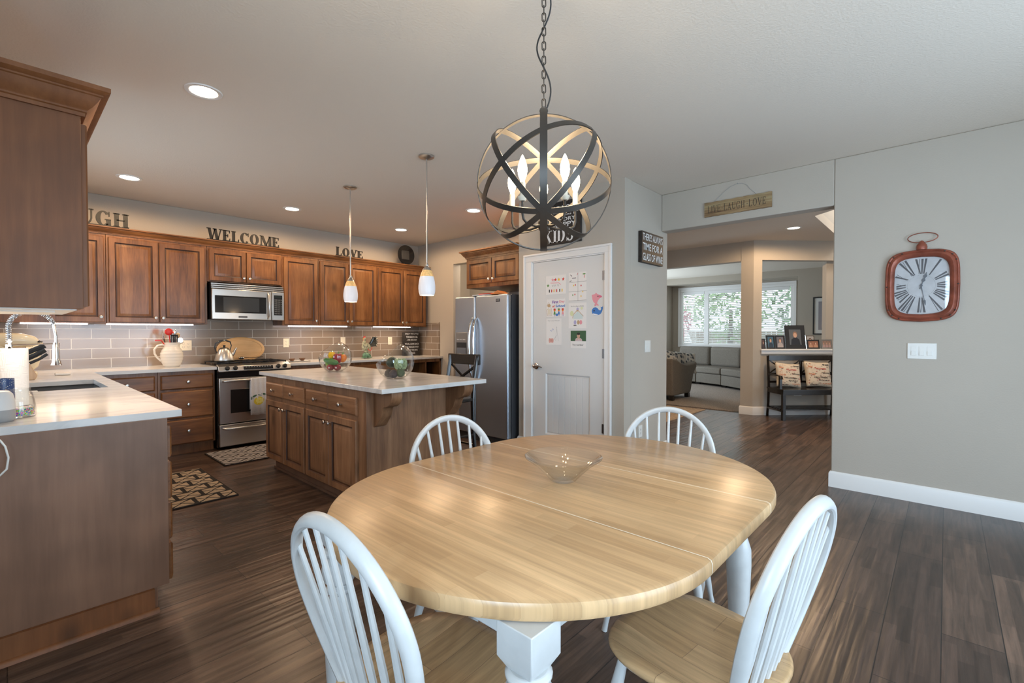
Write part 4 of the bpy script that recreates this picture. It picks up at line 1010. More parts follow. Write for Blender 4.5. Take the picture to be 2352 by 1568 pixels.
# round black plate
r = thing('decorative_plate', 'round glossy black plate with a square centre, standing on the right end of the cabinets', 'plate', (4.27, 6.17, ZCR))
mb = MB(); mb.lathe([(.0,.022),(.06,.02),(.10,.008),(.142,-.010),(.150,-.012),(.151,-.006),(.10,.018),(.06,.03),(.0,.032)], (0,0,.150), 48, 'y', False); p_ = mb.build('dish', BLACK, r)
mb = MB(); mb.box(-.068,.068,.006,.016,.082,.218); mb.build('square_centre', flat('plate_centre', (.05,.05,.05), .3), r, bev=.004)
mb = MB(); mb.box(-.05,-.04,-.03,.05,-.0,.01); mb.box(.04,.05,-.03,.05,0,.01); mb.box(-.05,.05,.04,.05,0,.09); mb.build('stand', BLACKM, r)

# ================================================================= BACK COUNTER OBJECTS
def outlet(x, z, label, toggles=0, y=BT, mat=ALMOND, w_=.073, h_=.118, rz=0, kind='outlet', X=None, grp=None):
    r = thing('wall_outlet' if kind == 'outlet' else 'light_switch', label, kind if kind == 'outlet' else 'light switch', (x, y, z) if X is None else (X, y, z), rz, grp)
    mb = MB(); mb.box(-w_/2, w_/2, -.006, 0, -h_/2, h_/2); mb.build('cover_plate', mat, r, bev=.0025)
    n = max(1, toggles)
    for i in range(n):
        cx_ = (i-(n-1)/2)*.046
        mb = MB(); mb.box(cx_-.0165, cx_+.0165, -.0075, -.005, -.034, .034)
        if kind == 'outlet':
            mb.cur = 1
            for dz in (-.018, .018): mb.box(cx_-.009, cx_-.006, -.0082, -.007, dz-.004, dz+.006); mb.box(cx_+.006, cx_+.009, -.0082, -.007, dz-.004, dz+.006); mb.box(cx_-.002, cx_+.002, -.0082, -.007, dz-.012, dz-.008)
            mb.build('socket', [mat, DKPLATE], r)
        else:
            mb.box(cx_-.0145, cx_+.0145, -.010, -.007, -.031, .0); mb.build('rocker', mat, r, bev=.001)
    return r
GO = 'almond outlets on the tile backsplash'
outlet(.22, 1.13, 'almond outlet behind the knife handles at the far left', grp=GO, w_=.115, toggles=2)
outlet(1.445, 1.135, 'almond outlet plate half hidden by the white pitcher', grp=GO, w_=.118, toggles=2)
outlet(2.568, 1.147, 'almond outlet right of the round cutting board', grp=GO)
outlet(3.372, 1.158, 'almond switch plate above the left island bowl', kind='switch', grp=GO)
outlet(3.895, 1.150, 'almond outlet just right of the rooster tail', grp=GO)
outlet(4.160, 1.156, 'almond outlet between the rooster and the black quote sign', grp=GO)
# pitcher + utensils
px, py, pz = 1.250, 6.15, .9145
r = thing('pitcher', 'white ribbed ceramic pitcher holding utensils on the left counter', 'pitcher', (px, py, pz))
prof = []
base_r = [(.066,0),(.078,.02),(.094,.06),(.103,.11),(.100,.15),(.086,.185),(.068,.215),(.062,.235),(.064,.262)]
for i in range(65):
    z = .262*i/64
    for (ra, za), (rb, zb) in zip(base_r, base_r[1:]):
        if za <= z <= zb: rr = ra+(rb-ra)*(z-za)/(zb-za)
    prof.append((rr + (.0025*abs(sin(z*pi/.032)) if z < .2 else .0012*abs(sin(z*pi/.018))), z))
mb = MB(); mb.lathe([(0,0)]+prof+[(.058,.262),(.056,.24),(.062,.20),(.05,.10),(.0,.09)], n=40, cap=False)
for k, v in enumerate(mb.v):   # spout on +X side
    if v[2] > .225 and v[0] > .035: mb.v[k] = (v[0]+.055*(v[2]-.225)/.037*max(0, (v[0]-.035)/.03), v[1]*(1-.5*(v[2]-.225)/.037*max(0,(v[0]-.035)/.03)), v[2]+.004)
mb.build('body', CREAM, r, ang=60)
mb = MB(); mb.tube([(-.055,0,.235),(-.085,0,.240),(-.125,0,.228),(-.152,0,.190),(-.150,0,.145),(-.130,0,.105),(-.095,0,.066)], [(.010,.013)]*7, 12); mb.build('handle', CREAM, r)
def utensil(name, label, base, tip, parts):
    r = thing(name, label, 'utensil', (px+base[0], py+base[1], pz+base[2]), 0, 'kitchen utensils in the white pitcher')
    parts(r, Vector(tip)-Vector(base)); return r
def handle(mb, v, r_=.005): mb.tube([(0,0,0), tuple(v*.5), tuple(v)], r_, 8)
def mk(mat_h, head, mat_head, name_head='head', hr=.005):
    def f(r, v):
        mb = MB(); handle(mb, v, hr); mb.build('handle', mat_h, r)
        mb = MB(); mb.M = Matrix.Translation(v); head(mb); mb.build(name_head, mat_head, r, bev=.001)
    return f
utensil('serving_spoon', 'large red spoon standing tallest in the white pitcher', (0,.0,.11), (-.025,-.01,.365), mk(RED, lambda mb: (mb.ell((0,0,.012),(.038,.010,.038))), [RED]))
def turner(mb):
    for x in (-.034,-.016,.002,.020): mb.box(x,x+.012,-.003,.003,-.045,.045)
    mb.box(-.034,.032,-.003,.003,.035,.052); mb.box(-.034,.032,-.003,.003,-.055,-.030)
utensil('slotted_turner', 'black slotted turner at the front of the white pitcher', (.01,-.02,.11), (.018,-.035,.295), mk(BLACKM, turner, BLACKM))
utensil('spatula', 'red spatula leaning out to the left over the pitcher handle', (-.01,0,.15), (-.09,-.01,.282), mk(RED, lambda mb: mb.box(-.055,.0,-.012,.012,-.004,.010), RED))
utensil('steel_spoon', 'steel spoon standing behind the red spoon in the pitcher', (.01,.02,.11), (.035,.02,.36), mk(CHROME, lambda mb: mb.ell((0,0,.01),(.018,.005,.030)), CHROME))
utensil('wooden_spoon', 'pale wooden spoon in the pitcher, right of the black turner', (.02,.02,.11), (.062,.02,.33), mk(TAN, lambda mb: mb.ell((0,0,.01),(.022,.007,.026)), TAN))
utensil('tongs', 'dark tongs at the left inside the pitcher', (-.02,.02,.11), (-.072,.01,.33), mk(BLACKM, lambda mb: mb.box(-.008,.008,-.004,.004,-.03,.03), GREY))
utensil('measuring_cup', 'round silver measuring cup at the right rim of the pitcher', (.02,-.01,.15), (.07,-.02,.285), mk(RED, lambda mb: mb.lathe([(.0,-.012),(.028,-.012),(.032,.012),(.029,.012),(.025,-.008),(.0,-.008)],n=20,cap=False,axis='y'), CHROME))
# kettle on the range
r = thing('kettle', 'stainless stovetop kettle on the left rear burner', 'kettle', (1.745, 6.12, .953))
mb = MB(); mb.lathe([(.0,0),(.094,.0),(.099,.008),(.098,.02),(.083,.075),(.062,.125),(.045,.150),(.030,.158),(.0,.160)], n=40, cap=False); mb.build('body', STEEL, r, ang=45)
mb = MB(); mb.lathe([(.0,.158),(.012,.160),(.010,.170),(.015,.178),(.011,.186),(.0,.188)], n=16, cap=False); mb.build('lid_knob', BLACKM, r)
mb = MB(); mb.tube([(.070,0,.06),(.098,0,.092),(.112,0,.125),(.128,0,.152)], [(.022,.020),(.016,.015),(.011,.011),(.009,.010)], 14); mb.build('spout', STEEL, r)
mb = MB(); mb.tube([(-.078,0,.10),(-.098,0,.16),(-.088,0,.205),(-.040,0,.235),(.015,0,.240),(.062,0,.222),(.074,0,.18),(.062,0,.13)], [.005,.006,.008,.010,.010,.008,.005,.005], 10); mb.build('handle', flat('handle_dark', (.05,.055,.06), .25, .6), r)
# cutting board
r = thing('cutting_board', 'oval light wood cutting board leaning on the tile behind the range', 'cutting board', (2.015, 6.385, .925))
BRD = wood('board_wood', [(.66,.36,.13),(.78,.46,.20),(.84,.55,.27)], 'X', .4, 8, 0, .05)
mb = MB(); mb.M = Matrix.Rotation(radians(-8), 4, 'X')
n = 56; vs = []; fs = []
lv = [(1,.018),(1,.003),(.985,0),(.88,0),(.872,.003),(.86,.003),(.852,0)]
for s_, y in lv: vs += [(.268*s_*cos(2*pi*i/n), y, .125 + (.150-(1-s_)*.268*.9)*sin(2*pi*i/n) if s_ < 1 else .125+.150*sin(2*pi*i/n)) for i in range(n)]
for j in range(len(lv)-1):
    for i in range(n): k = (i+1) % n; fs.append((j*n+i, j*n+k, (j+1)*n+k, (j+1)*n+i))
fs.append(tuple(range(n))[::-1]); fs.append(tuple(range((len(lv)-1)*n, len(lv)*n))); mb.add(vs, fs)
for k, v in enumerate(mb.v): mb.v[k] = (v[0], v[1], v[2]+.03)
mb.build('board', BRD, r, ang=40)
# spoon rest with silver ladle behind cooktop
r = thing('ladle', 'silver ladle lying across the back of the cooktop', 'ladle', (2.02, 6.30, .955))
mb = MB(); mb.ell((-.04,0,.022),(.034,.03,.018)); mb.build('bowl', CHROME, r)
mb = MB(); mb.tube([(-.01,0,.028),(.08,-.01,.020),(.20,-.01,.030)], [(.004,.008)]*3, 8); mb.build('handle', CHROME, r)
# tray with bowls
r = thing('serving_tray', 'thin black-rimmed tray right of the range, under two small bowls', 'tray', (2.56, 6.10, .9145))
mb = MB(); mb.box(-.15,.15,-.06,.06,0,.006); mb.cur = 1; mb.box(-.14,.14,-.05,.05,.006,.009); mb.build('tray', [BLACKM, PAPER], r, bev=.002)
for x, lab in ((2.50, 'left of the two small brown bowls on the tray'), (2.63, 'right of the two small brown bowls on the tray')):
    r = thing('small_bowl', lab, 'bowl', (x, 6.10, .9242), 0, 'small brown bowls on the tray')
    mb = MB(); mb.lathe([(.0,0),(.018,0),(.03,.012),(.042,.030),(.040,.030),(.028,.014),(.0,.006)], n=28, cap=False); mb.build('bowl', pal('brown_glaze', (.16,.08,.045), .25), r)
# rooster
rx, ry = 3.585, 6.16
r = thing('rooster_figurine', 'painted ceramic rooster figurine with dark tail on the right counter', 'figurine', (rx, ry, .9145))
RBODY = flat('rooster_speckle', (.30,.30,.20), .3, noise=.7, nscale=40); RTAIL = flat('rooster_tail', (.030,.035,.030), .2, noise=.9, nscale=20)
mb = MB(); mb.ell((0,0,.012),(.085,.06,.014)); mb.ell((-.01,0,.045),(.055,.045,.045)); mb.ell((.035,.0,.035),(.03,.03,.03)); mb.build('base', flat('rooster_base', (.10,.20,.13), .3, noise=.9, nscale=30), r)
bo = bpy.data.objects
mb = MB(); mb.ell((-.010,0,.165),(.068,.048,.060)); mb.tube([(-.03,0,.18),(-.045,0,.215),(-.035,0,.250),(-.030,0,.275)], [.036,.026,.020,.017], 14); mb.ell((-.032,0,.280),(.021,.017,.019)); mb.tube([(-.01,0,.12),(-.01,0,.06)], .022, 12); mb.build('body', RBODY, r)
mb = MB(); mb.ell((-.035,0,.305),(.006,.004,.020)); mb.ell((-.025,0,.302),(.008,.004,.014)); mb.ell((-.047,0,.298),(.007,.004,.014)); mb.ell((-.048,0,.258),(.006,.005,.013)); mb.build('comb', RED, r)
mb = MB(); mb.tube([(-.052,0,.280),(-.068,0,.276)], [.007,.001], 8); mb.build('beak', YEL, r)
mb = MB()
for k in range(6):
    a = radians(62-k*11); L_ = .175-.012*abs(k-1); mb.tube([(.03,0,.175),(.03+.3*L_*cos(a)+.01,(k-2.5)*.006,.175+.35*L_*sin(a)),(.03+.75*L_*cos(a)+.015,(k-2.5)*.009,.175+.85*L_*sin(a)),(.03+1.08*L_*cos(a)+.012,(k-2.5)*.01,.175+.93*L_*sin(a)-.004*k)], [.014,.021,.022,.006], 10)
mb.build('tail', RTAIL, r)
mb = MB(); mb.tube([(.028+.052*cos(q)*.6, -.040, .150+.040*sin(q)) for q in [pi*1.0+pi*1.1*i/12 for i in range(13)]], .004, 6); mb.build('wing_trim', RED, r)
# quote sign
r = thing('quote_sign', 'black block sign reading ENJOY THE LITTLE THINGS at the right end of the counter', 'sign', (4.475, 6.33, .9145))
mb = MB(); mb.box(-.155,.155,-.02,.02,0,.375); mb.build('board', SIGNB, r, bev=.002)
mb = MB(); rows = [('ENJOY THE LITTLE',.335,.360,-.125,.125),('THINGS IN life',.285,.315,-.11,.11),('...FOR ONE DAY',.240,.265,-.10,.10),("YOU'LL LOOK BACK",.175,.203,-.135,.135),('AND REALIZE THEY',.128,.154,-.13,.13),('WERE THE BIG',.080,.104,-.11,.11),('THINGS',.030,.058,-.06,.06)]
for t_, a, b_, c_, d_ in rows: fit_text(mb, t_, c_, d_, a, b_, -.0202, bold=.012)
mb.build('lettering', SIGNW, r, recalc=False)

# ================================================================= LEFT COUNTER OBJECTS
# faucet
r = thing('faucet', 'chrome spring-neck kitchen faucet arching over the sink', 'faucet', (.035, 4.42, .9145))
mb = MB(); mb.lathe([(.0,0),(.03,0),(.03,.01),(.022,.02),(.020,.20),(.017,.205),(.017,.29),(.0,.292)], n=24, cap=False); mb.build('base', CHROME, r)
arc_ = []; 
for i in range(60):
    t = i/59
    if t < .35: q = (0, 0, .20+.20*t/.35)
    else: a = pi - pi*(t-.35)/.65*.93; q = (.105+.105*cos(a), 0, .40+.105*sin(a))
    arc_.append(Vector(q))
mb = MB(); mb.tube(arc_, .006, 8); mb.build('hose', flat('hose_grey', (.35,.36,.38), .4), r)
mb = MB(); pts = []
LN = len(arc_)-1
for i in range(1300):
    f = i/1299*LN; j = min(int(f), LN-1); p = arc_[j].lerp(arc_[j+1], f-j); tt = (arc_[j+1]-arc_[j]).normalized(); nn = Vector((0,1,0)); bb = tt.cross(nn)
    a = i/1299*2*pi*46; pts.append(p + (nn*cos(a)+bb*sin(a))*.0135)
mb.tube(pts, .0023, 5); mb.build('spring', CHROME, r)
e_ = arc_[-1]
mb = MB(); mb.tube([tuple(e_),(e_.x+.006,0,e_.z-.05),(e_.x+.010,0,e_.z-.08),(e_.x+.010,0,.30)], .0085, 12); mb.build('spray_neck', CHROME, r)
mb = MB(); mb.lathe([(.0,.300),(.014,.300),(.017,.285),(.019,.20),(.023,.165),(.029,.148),(.0,.148)], (e_.x+.010,0,0), 24, cap=False); mb.build('spray_head', CHROME, r)
mb = MB(); mb.tube([(0,0,.285),(.12,0,.290),(e_.x+.028,0,.292)], .004, 8); mb.build('holder_arm', CHROME, r)
mb = MB(); mb.tube([(.018,0,.06),(.045,-.01,.07)], .010, 10); mb.tube([(.045,-.01,.07),(.06,-.02,.13)], .005, 8); mb.build('lever', CHROME, r)
r = thing('soap_dispenser', 'short chrome soap dispenser beside the sink', 'soap dispenser', (.065, 3.98, .9145))
mb = MB(); mb.lathe([(.0,0),(.020,0),(.020,.006),(.013,.012),(.013,.055),(.0155,.058),(.0155,.075),(.010,.082),(.0,.084)], n=24, cap=False); mb.build('body', CHROME, r)
mb = MB(); mb.tube([(.0,0,.070),(.045,0,.066)], .005, 8); mb.build('nozzle', CHROME, r)
# paper towel roll
r = thing('paper_towel_roll', 'white embossed paper towel roll on a holder at the left edge', 'paper towel', (.028, 3.32, .9145))
mb = MB(); mb.lathe([(.0,0),(.075,0),(.075,.008),(.0,.012)], n=32, cap=False); mb.lathe([(.006,0),(.006,.315),(.012,.325),(.0,.335)], n=12, cap=False); mb.build('holder', CHROME, r)
PT = flat('paper_towel', (.80,.80,.80), .9)
mb = MB(); mb.lathe([(.02,.014),(.064,.014),(.064,.290),(.02,.290)], n=48, cap=False); 
ptm, nt_, b_ = new_mat('embossed_towel'); b_.inputs['Base Color'].default_value = (.66,.67,.69,1); b_.inputs['Roughness'].default_value = .9
tc_ = nd(nt_, 'ShaderNodeTexCoord'); vo_ = nd(nt_, 'ShaderNodeTexVoronoi', Scale=22, distance='CHEBYCHEV'); wv = nd(nt_, 'ShaderNodeMath', operation='SINE'); ml = nd(nt_, 'ShaderNodeMath', operation='MULTIPLY'); ml.inputs[1].default_value = 45
nt_.links.new(tc_.outputs['Object'], vo_.inputs['Vector']); nt_.links.new(vo_.outputs['Distance'], ml.inputs[0]); nt_.links.new(ml.outputs[0], wv.inputs[0]); bp_ = nd(nt_, 'ShaderNodeBump', Strength=.22, Distance=.002); nt_.links.new(wv.outputs[0], bp_.inputs['Height']); nt_.links.new(bp_.outputs[0], b_.inputs['Normal'])
mb.build('roll', ptm, r)
# knife block + knives
kb = (.10, 5.25)
r = thing('knife_block', 'wooden knife block in the left corner behind the faucet', 'knife block', (*kb, .9145), .15)
mb = MB(); mb.prism([(-.085,0),(.07,0),(.085,.03),(.03,.155),(-.02,.225),(-.06,.235),(-.085,.19)], -.055, .055, 'y'); mb.build('block', wood('block_wood', [(.32,.20,.11),(.45,.30,.18),(.55,.38,.24)], 'Z', .45, 8, 0), r, bev=.005)
for k, (a, z, yy, L_) in enumerate(((.0,.20,-.035,.15),(.01,.185,.0,.15),(.02,.165,-.03,.13),(.03,.15,.02,.13),(.045,.125,-.02,.12))):
    kn = thing('knife', ['topmost knife handle in the block','second knife handle from the top in the block','middle knife handle in the block','fourth knife handle from the top in the block','lowest knife handle in the block'][k], 'knife', (kb[0]+a, kb[1]+yy, .9145+z), .15, 'knives in the block')
    mb = MB(); mb.tube([(-.01,0,-.005),(.01,0,.005)], [(.010,.002)]*2, 6); mb.build('blade', CHROME, kn)
    mb = MB(); mb.tube([(.005,0,.004),(.06,0,.034),(L_*.88,0,.072)], [(.011,.008),(.010,.007),(.011,.008)], 8); mb.build('handle', BLACKM, kn, bev=0)
# stand mixer
r = thing('stand_mixer', 'cream stand mixer in the far left corner under the cabinets', 'mixer', (.060, 5.78, .9145), .0)
CR2 = flat('mixer_cream', (.78,.72,.56), .2)
mb = MB(); mb.box(-.14,.15,-.09,.09,0,.035); mb.tube([(-.10,0,.02),(-.10,0,.12),(-.085,0,.22),(-.06,0,.26)], [(.05,.05),(.04,.045),(.04,.045),(.05,.05)], 16); mb.build('base', CR2, r, bev=.01)
mb = MB(); mb.tube([(-.15,0,.30),(-.13,0,.30),(-.05,0,.305),(.06,0,.302),(.13,0,.292),(.155,0,.285)], [(.03,.03),(.055,.052),(.062,.058),(.058,.055),(.045,.044),(.025,.026)], 20); mb.build('head', CR2, r)
mb = MB(); mb.lathe([(.0,.04),(.05,.04),(.085,.08),(.10,.14),(.103,.19),(.10,.19),(.095,.14),(.08,.085),(.0,.05)], (.075,0,0), 32, cap=False); mb.build('bowl', CR2, r)
mb = MB(); mb.lathe([(.014,0),(.014,.02),(.0,.022)], (0,0,0), 16, 'x'); o = mb.build('attachment_knob', CHROME, r, loc=(.152,0,.287))
mb = MB(); mb.tube([(.155,-.03,.29),(.185,-.03,.285)], .006, 8); mb.build('speed_lever', BLACKM, r)
# small butter dish
mb = MB(); mb.box(-.05,.05,-.04,.04,0,.022); tag(mb.build('soap_dish', CREAM, None, loc=(.36,5.62,.9145), bev=.008), 'small cream dish on the counter right of the knife block', 'dish')
# smart speaker
r = thing('desk_speaker', 'rounded white and grey tabletop device at the left frame edge', 'speaker', (-.018, 2.86, .9145))
mb = MB(); pr_ = [(.0,0),(.050,0),(.056,.008),(.058,.030),(.058,.050)]; mb.lathe(pr_+[(.0,.050)], n=40, cap=False); mb.build('base', flat('speaker_grey', (.30,.31,.32), .5), r)
mb = MB(); mb.lathe([(.0,.050),(.058,.050),(.056,.085),(.050,.112),(.040,.124),(.0,.130)], n=40, cap=False); mb.build('shell', flat('speaker_white', (.62,.63,.64), .45), r)
# candy jar with sprinkles
r = thing('sprinkle_jar', 'squat clear jar with colourful sprinkles in the bottom', 'jar', (.048, 2.965, .9145))
mb = MB(); mb.lathe([(.0,0),(.052,0),(.056,.006),(.056,.03),(.052,.070),(.045,.100),(.039,.112),(.040,.124),(.037,.124),(.036,.112),(.042,.099),(.049,.069),(.052,.03),(.052,.010),(.0,.006)], n=40, cap=False); mb.build('glass', GL, r, ang=60)
spm, nt_, b_ = new_mat('sprinkles'); tc_ = nd(nt_, 'ShaderNodeTexCoord'); vo_ = nd(nt_, 'ShaderNodeTexVoronoi', Scale=260); hs = nd(nt_, 'ShaderNodeHueSaturation'); hs.inputs['Saturation'].default_value = 1.3; hs.inputs['Value'].default_value = .7
nt_.links.new(tc_.outputs['Object'], vo_.inputs['Vector']); nt_.links.new(vo_.outputs['Color'], hs.inputs['Color']); nt_.links.new(hs.outputs[0], b_.inputs['Base Color'])
mb = MB(); mb.lathe([(.0,.008),(.0505,.008),(.0510,.028),(.0480,.040),(.0,.044)], n=40, cap=False); o = mb.build('sprinkles', spm, None, loc=(.048,2.965,.9145)); tag(o, 'mound of multicoloured sprinkles inside the squat jar', 'sprinkles', kind='stuff')
# blue glitter tumbler
gm, nt_, b_ = new_mat('blue_glitter'); tc_ = nd(nt_, 'ShaderNodeTexCoord'); vo_ = nd(nt_, 'ShaderNodeTexVoronoi', Scale=170); rp = nd(nt_, 'ShaderNodeValToRGB'); rp.color_ramp.elements[0].position = .18; rp.color_ramp.elements[0].color = (.7,.7,.6,1); rp.color_ramp.elements[1].position = .26; rp.color_ramp.elements[1].color = (.02,.05,.16,1)
nt_.links.new(tc_.outputs['Object'], vo_.inputs['Vector']); nt_.links.new(vo_.outputs['Distance'], rp.inputs[0]); nt_.links.new(rp.outputs[0], b_.inputs['Base Color']); b_.inputs['Roughness'].default_value = .3
r = thing('tumbler', 'dark blue speckled tumbler behind the sprinkle jar', 'tumbler', (.002, 3.10, .9145)); mb = MB(); mb.lathe([(.0,0),(.040,0),(.038,.16),(.036,.16),(.036,.02),(.0,.02)], n=36, cap=False); mb.build('cup', gm, r)
mb = MB(); mb.tube([(-.03,2.64,.885),(-.007,2.634,.872),(.006,2.63,.847),(.014,2.63,.803),(.009,2.63,.760),(-.009,2.634,.738),(-.06,2.64,.725)], .0035, 8); tag(mb.build('power_cable', WHITEP), 'white cable looping down the end panel at the left edge', 'cable')

# ================================================================= ISLAND OBJECTS
def fishbowl(x, y, R_, label, tilt, az, cut=.6):
    r = thing('glass_fishbowl', label, 'glass bowl', (x, y, .9145))
    mb = MB(); cz = R_*.90; a0 = math.acos(.90); prof = [(.0, 0.0)]
    for i in range(40):
        a = a0 + (pi-a0)*i/39; prof.append((R_*sin(a), cz - R_*cos(a)))
    n = 56; mb.lathe(prof, n=n, cap=False)
    me = bpy.data.meshes.new('t'); me.from_pydata(mb.v, [], mb.f); b = bmesh.new(); b.from_mesh(me); bmesh.ops.remove_doubles(b, verts=b.verts, dist=1e-5)
    nn = Vector((sin(tilt)*cos(az), sin(tilt)*sin(az), cos(tilt)))
    bmesh.ops.bisect_plane(b, geom=b.verts[:]+b.edges[:]+b.faces[:], plane_co=Vector((0,0,cz))+nn*R_*cut, plane_no=nn, clear_outer=True)
    bmesh.ops.recalc_face_normals(b, faces=b.faces); me.clear_geometry(); b.to_mesh(me); b.free()
    for p in me.polygons: p.use_smooth = True
    me.materials.append(GL); o = bpy.data.objects.new('bowl', me); COL.objects.link(o); o.parent = r
    md = o.modifiers.new('solid', 'SOLIDIFY'); md.thickness = .0045; md.offset = -1
    return r
B1 = (2.150, 4.260); B2 = (2.140, 3.245)
fishbowl(*B1, .150, 'clear slanted glass bowl of peppers and cucumber, farther of the two on the island', radians(38), radians(130), .60)
fishbowl(*B2, .150, 'clear slanted glass bowl with artichoke and avocados, nearer of the two on the island', radians(40), radians(148), .56)
# right / toward-camera unit vectors seen from the camera over the island
RV = Vector((.678, -.735, 0)); FV = Vector((-.735, -.678, 0))
def at_b(B, rr, f, z): return Vector((B[0], B[1], .9145)) + RV*rr + FV*f + Vector((0,0,z))
def pepper(name, label, B, rr, f, z, m, s_=.036, rot=(0,0,0), long=1.15, grp='vegetables in the farther glass bowl'):
    r = thing(name, label, 'vegetable', at_b(B, rr, f, z), 0, grp); r.rotation_euler = rot
    mb = MB(); mb.ell((0,0,0),(s_,s_,s_*long), 28, 16, f=lambda p, a, t: Vector((p.x*(1+.10*cos(4*a))*(1-.12*p.z*-1), p.y*(1+.10*cos(4*a))*(1-.12*p.z*-1), p.z - (.28*(1-min(1,(p.x**2+p.y**2)*5)) if p.z > .5 else 0)))); mb.build('flesh', m, r)
    mb = MB(); mb.tube([(0,0,s_*long*.62),(.002,0,s_*long*1.05),(.008,0,s_*long*1.25)], [.008,.005,.006], 8); mb.build('stem', GREEN, r); return r
glossR = pal('pepper_red', (.30,.02,.03), .15); glossY = pal('pepper_yellow', (.80,.45,.02), .15); glossO = pal('pepper_orange', (.75,.20,.02), .15); glossG = pal('cucumber_green', (.05,.17,.045), .3); glossL = pal('pepper_green', (.20,.38,.06), .2)
pepper('bell_pepper', 'yellow bell pepper at the top of the farther glass bowl', B1, -.040, -.02, .150, glossY, .033)
pepper('bell_pepper', 'dark red bell pepper in the middle of the farther glass bowl', B1, .022, -.01, .125, glossR, .044)
pepper('bell_pepper', 'orange bell pepper on the right side of the farther glass bowl', B1, .062, -.02, .125, glossO, .036)
pepper('bell_pepper', 'green pepper under the yellow pepper in the farther glass bowl', B1, -.052, .0, .085, glossL, .040, (.6,.3,0))
r = thing('cucumber', 'dark green cucumber lying across the front of the farther glass bowl', 'vegetable', at_b(B1, -.01, .085, .098), 0, 'vegetables in the farther glass bowl')
mb = MB(); mb.M = Matrix.Rotation(-.826, 4, 'Z'); mb.tube([(-.068,0,.018),(-.055,0,.015),(-.02,0,.002),(.03,0,-.006),(.058,0,-.012),(.070,0,-.014)], [.006,.020,.027,.027,.020,.006], 18); mb.build('skin', glossG, r)
for rr, lab in ((-.030, 'red apple with a sticker at the bottom left of the farther bowl'), (.034, 'red apple with a sticker at the bottom right of the farther bowl')):
    r = thing('apple', lab, 'fruit', at_b(B1, rr, .045, .042), 0, 'vegetables in the farther glass bowl')
    mb = MB(); mb.ell((0,0,0),(.034,.034,.031), 24, 14); mb.build('skin', pal('apple_red', (.30,.03,.04), .25) if 'apple_red' not in bpy.data.materials else bpy.data.materials['apple_red'], r)
    mb = MB(); c_ = FV*.0335; mb.ell((c_.x,c_.y,-.002),(.007,.007,.007)); mb.build('sticker', WHT, r)
# bowl 2
G3 = 'produce in the nearer glass bowl'
r = thing('artichoke', 'pale green artichoke in the nearer glass bowl', 'vegetable', at_b(B2, .048, .02, .118), 0, G3)
mb = MB(); mb.ell((0,0,0),(.040,.040,.042))
for j in range(6):
    z = -.030+j*.012; rr_ = .043*sqrt(max(.05, 1-(z/.048)**2)); m_ = 11
    for i in range(m_):
        a = 2*pi*(i+.5*(j % 2))/m_; mb.ell((rr_*cos(a), rr_*sin(a), z), (.012*abs(cos(a))*.6+.006,.012*abs(sin(a))*.6+.006,.014), 8, 6)
mb.build('bracts', flat('artichoke_green', (.28,.36,.20), .6, noise=.3, nscale=40), r)
mb = MB(); mb.tube([(0,0,-.03),(.004,0,-.065)], .010, 10); mb.build('stem', glossL, r)
for rr, f, z, s_, col, nm, lab in ((-.045,.03,.045,(.033,.030,.034),(.045,.035,.030),'avocado','dark avocado at the left bottom of the nearer glass bowl'),
        (-.002,.055,.042,(.036,.033,.034),(.050,.035,.040),'avocado','dark avocado at the front bottom of the nearer glass bowl'),
        (.052,.040,.054,(.034,.034,.040),(.060,.085,.035),'avocado','dark green avocado under the artichoke in the nearer glass bowl')):
    r = thing(nm, lab, 'fruit', at_b(B2, rr, f, z), 0, G3); mb = MB(); mb.ell((0,0,0), s_, 24, 14, f=lambda p,a,t: Vector((p.x*(1-.15*p.z), p.y*(1-.15*p.z), p.z))); mb.build('skin', flat('avocado_skin_'+str(int(rr*1000)), col, .45, bump=.5, bscale=150), r)
r = thing('acorn_squash', 'large dark green squash leaning high in the nearer glass bowl', 'vegetable', at_b(B2, -.035, -.05, .125), 0, G3)
mb = MB(); mb.ell((0,0,0),(.050,.050,.042), 32, 16, f=lambda p,a,t: p*(1+.06*abs(cos(4*a)))); mb.build('skin', flat('squash_green', (.025,.04,.025), .4), r)
mb = MB(); mb.tube([(0,0,.038),(0,0,.052)], .006, 8); mb.build('stem', TAN, r)

# bar stool
r = thing('bar_stool', 'black counter stool with crossed back behind the island', 'bar stool', (2.83, 3.46, 0), pi/2+.03)   # local +Y -> world -X
mb = MB(); mb.box(-.20,.20,-.19,.20,.635,.668); mb.build('seat', DKWOOD, r, bev=.008)
for sx_ in (-1,1):
    mb = MB(); mb.tube([(sx_*.185,-.225,0),(sx_*.185,-.185,.35),(sx_*.185,-.175,.64),(sx_*.185,-.195,.85),(sx_*.185,-.235,1.06)], [(.020,.017)]*5, 8); mb.build('leg', DKWOOD, r)
    mb = MB(); mb.tube([(sx_*.195,.19,0),(sx_*.180,.175,.64)], [(.018,.018),(.021,.021)], 8); mb.build('leg', DKWOOD, r)
mb = MB(); mb.box(-.215,.215,-.255,-.222,.975,1.075); mb.build('top_rail', DKWOOD, r, bev=.006)
mb = MB(); mb.tube([(-.17,-.235,.965),(.17,-.200,.755)], [(.014,.008)]*2, 6); mb.tube([(.17,-.235,.965),(-.17,-.200,.755)], [(.014,.008)]*2, 6); mb.build('cross_brace', DKWOOD, r)
mb = MB(); mb.box(-.18,.18,-.205,-.187,.73,.765); mb.build('lower_rail', DKWOOD, r, bev=.003)
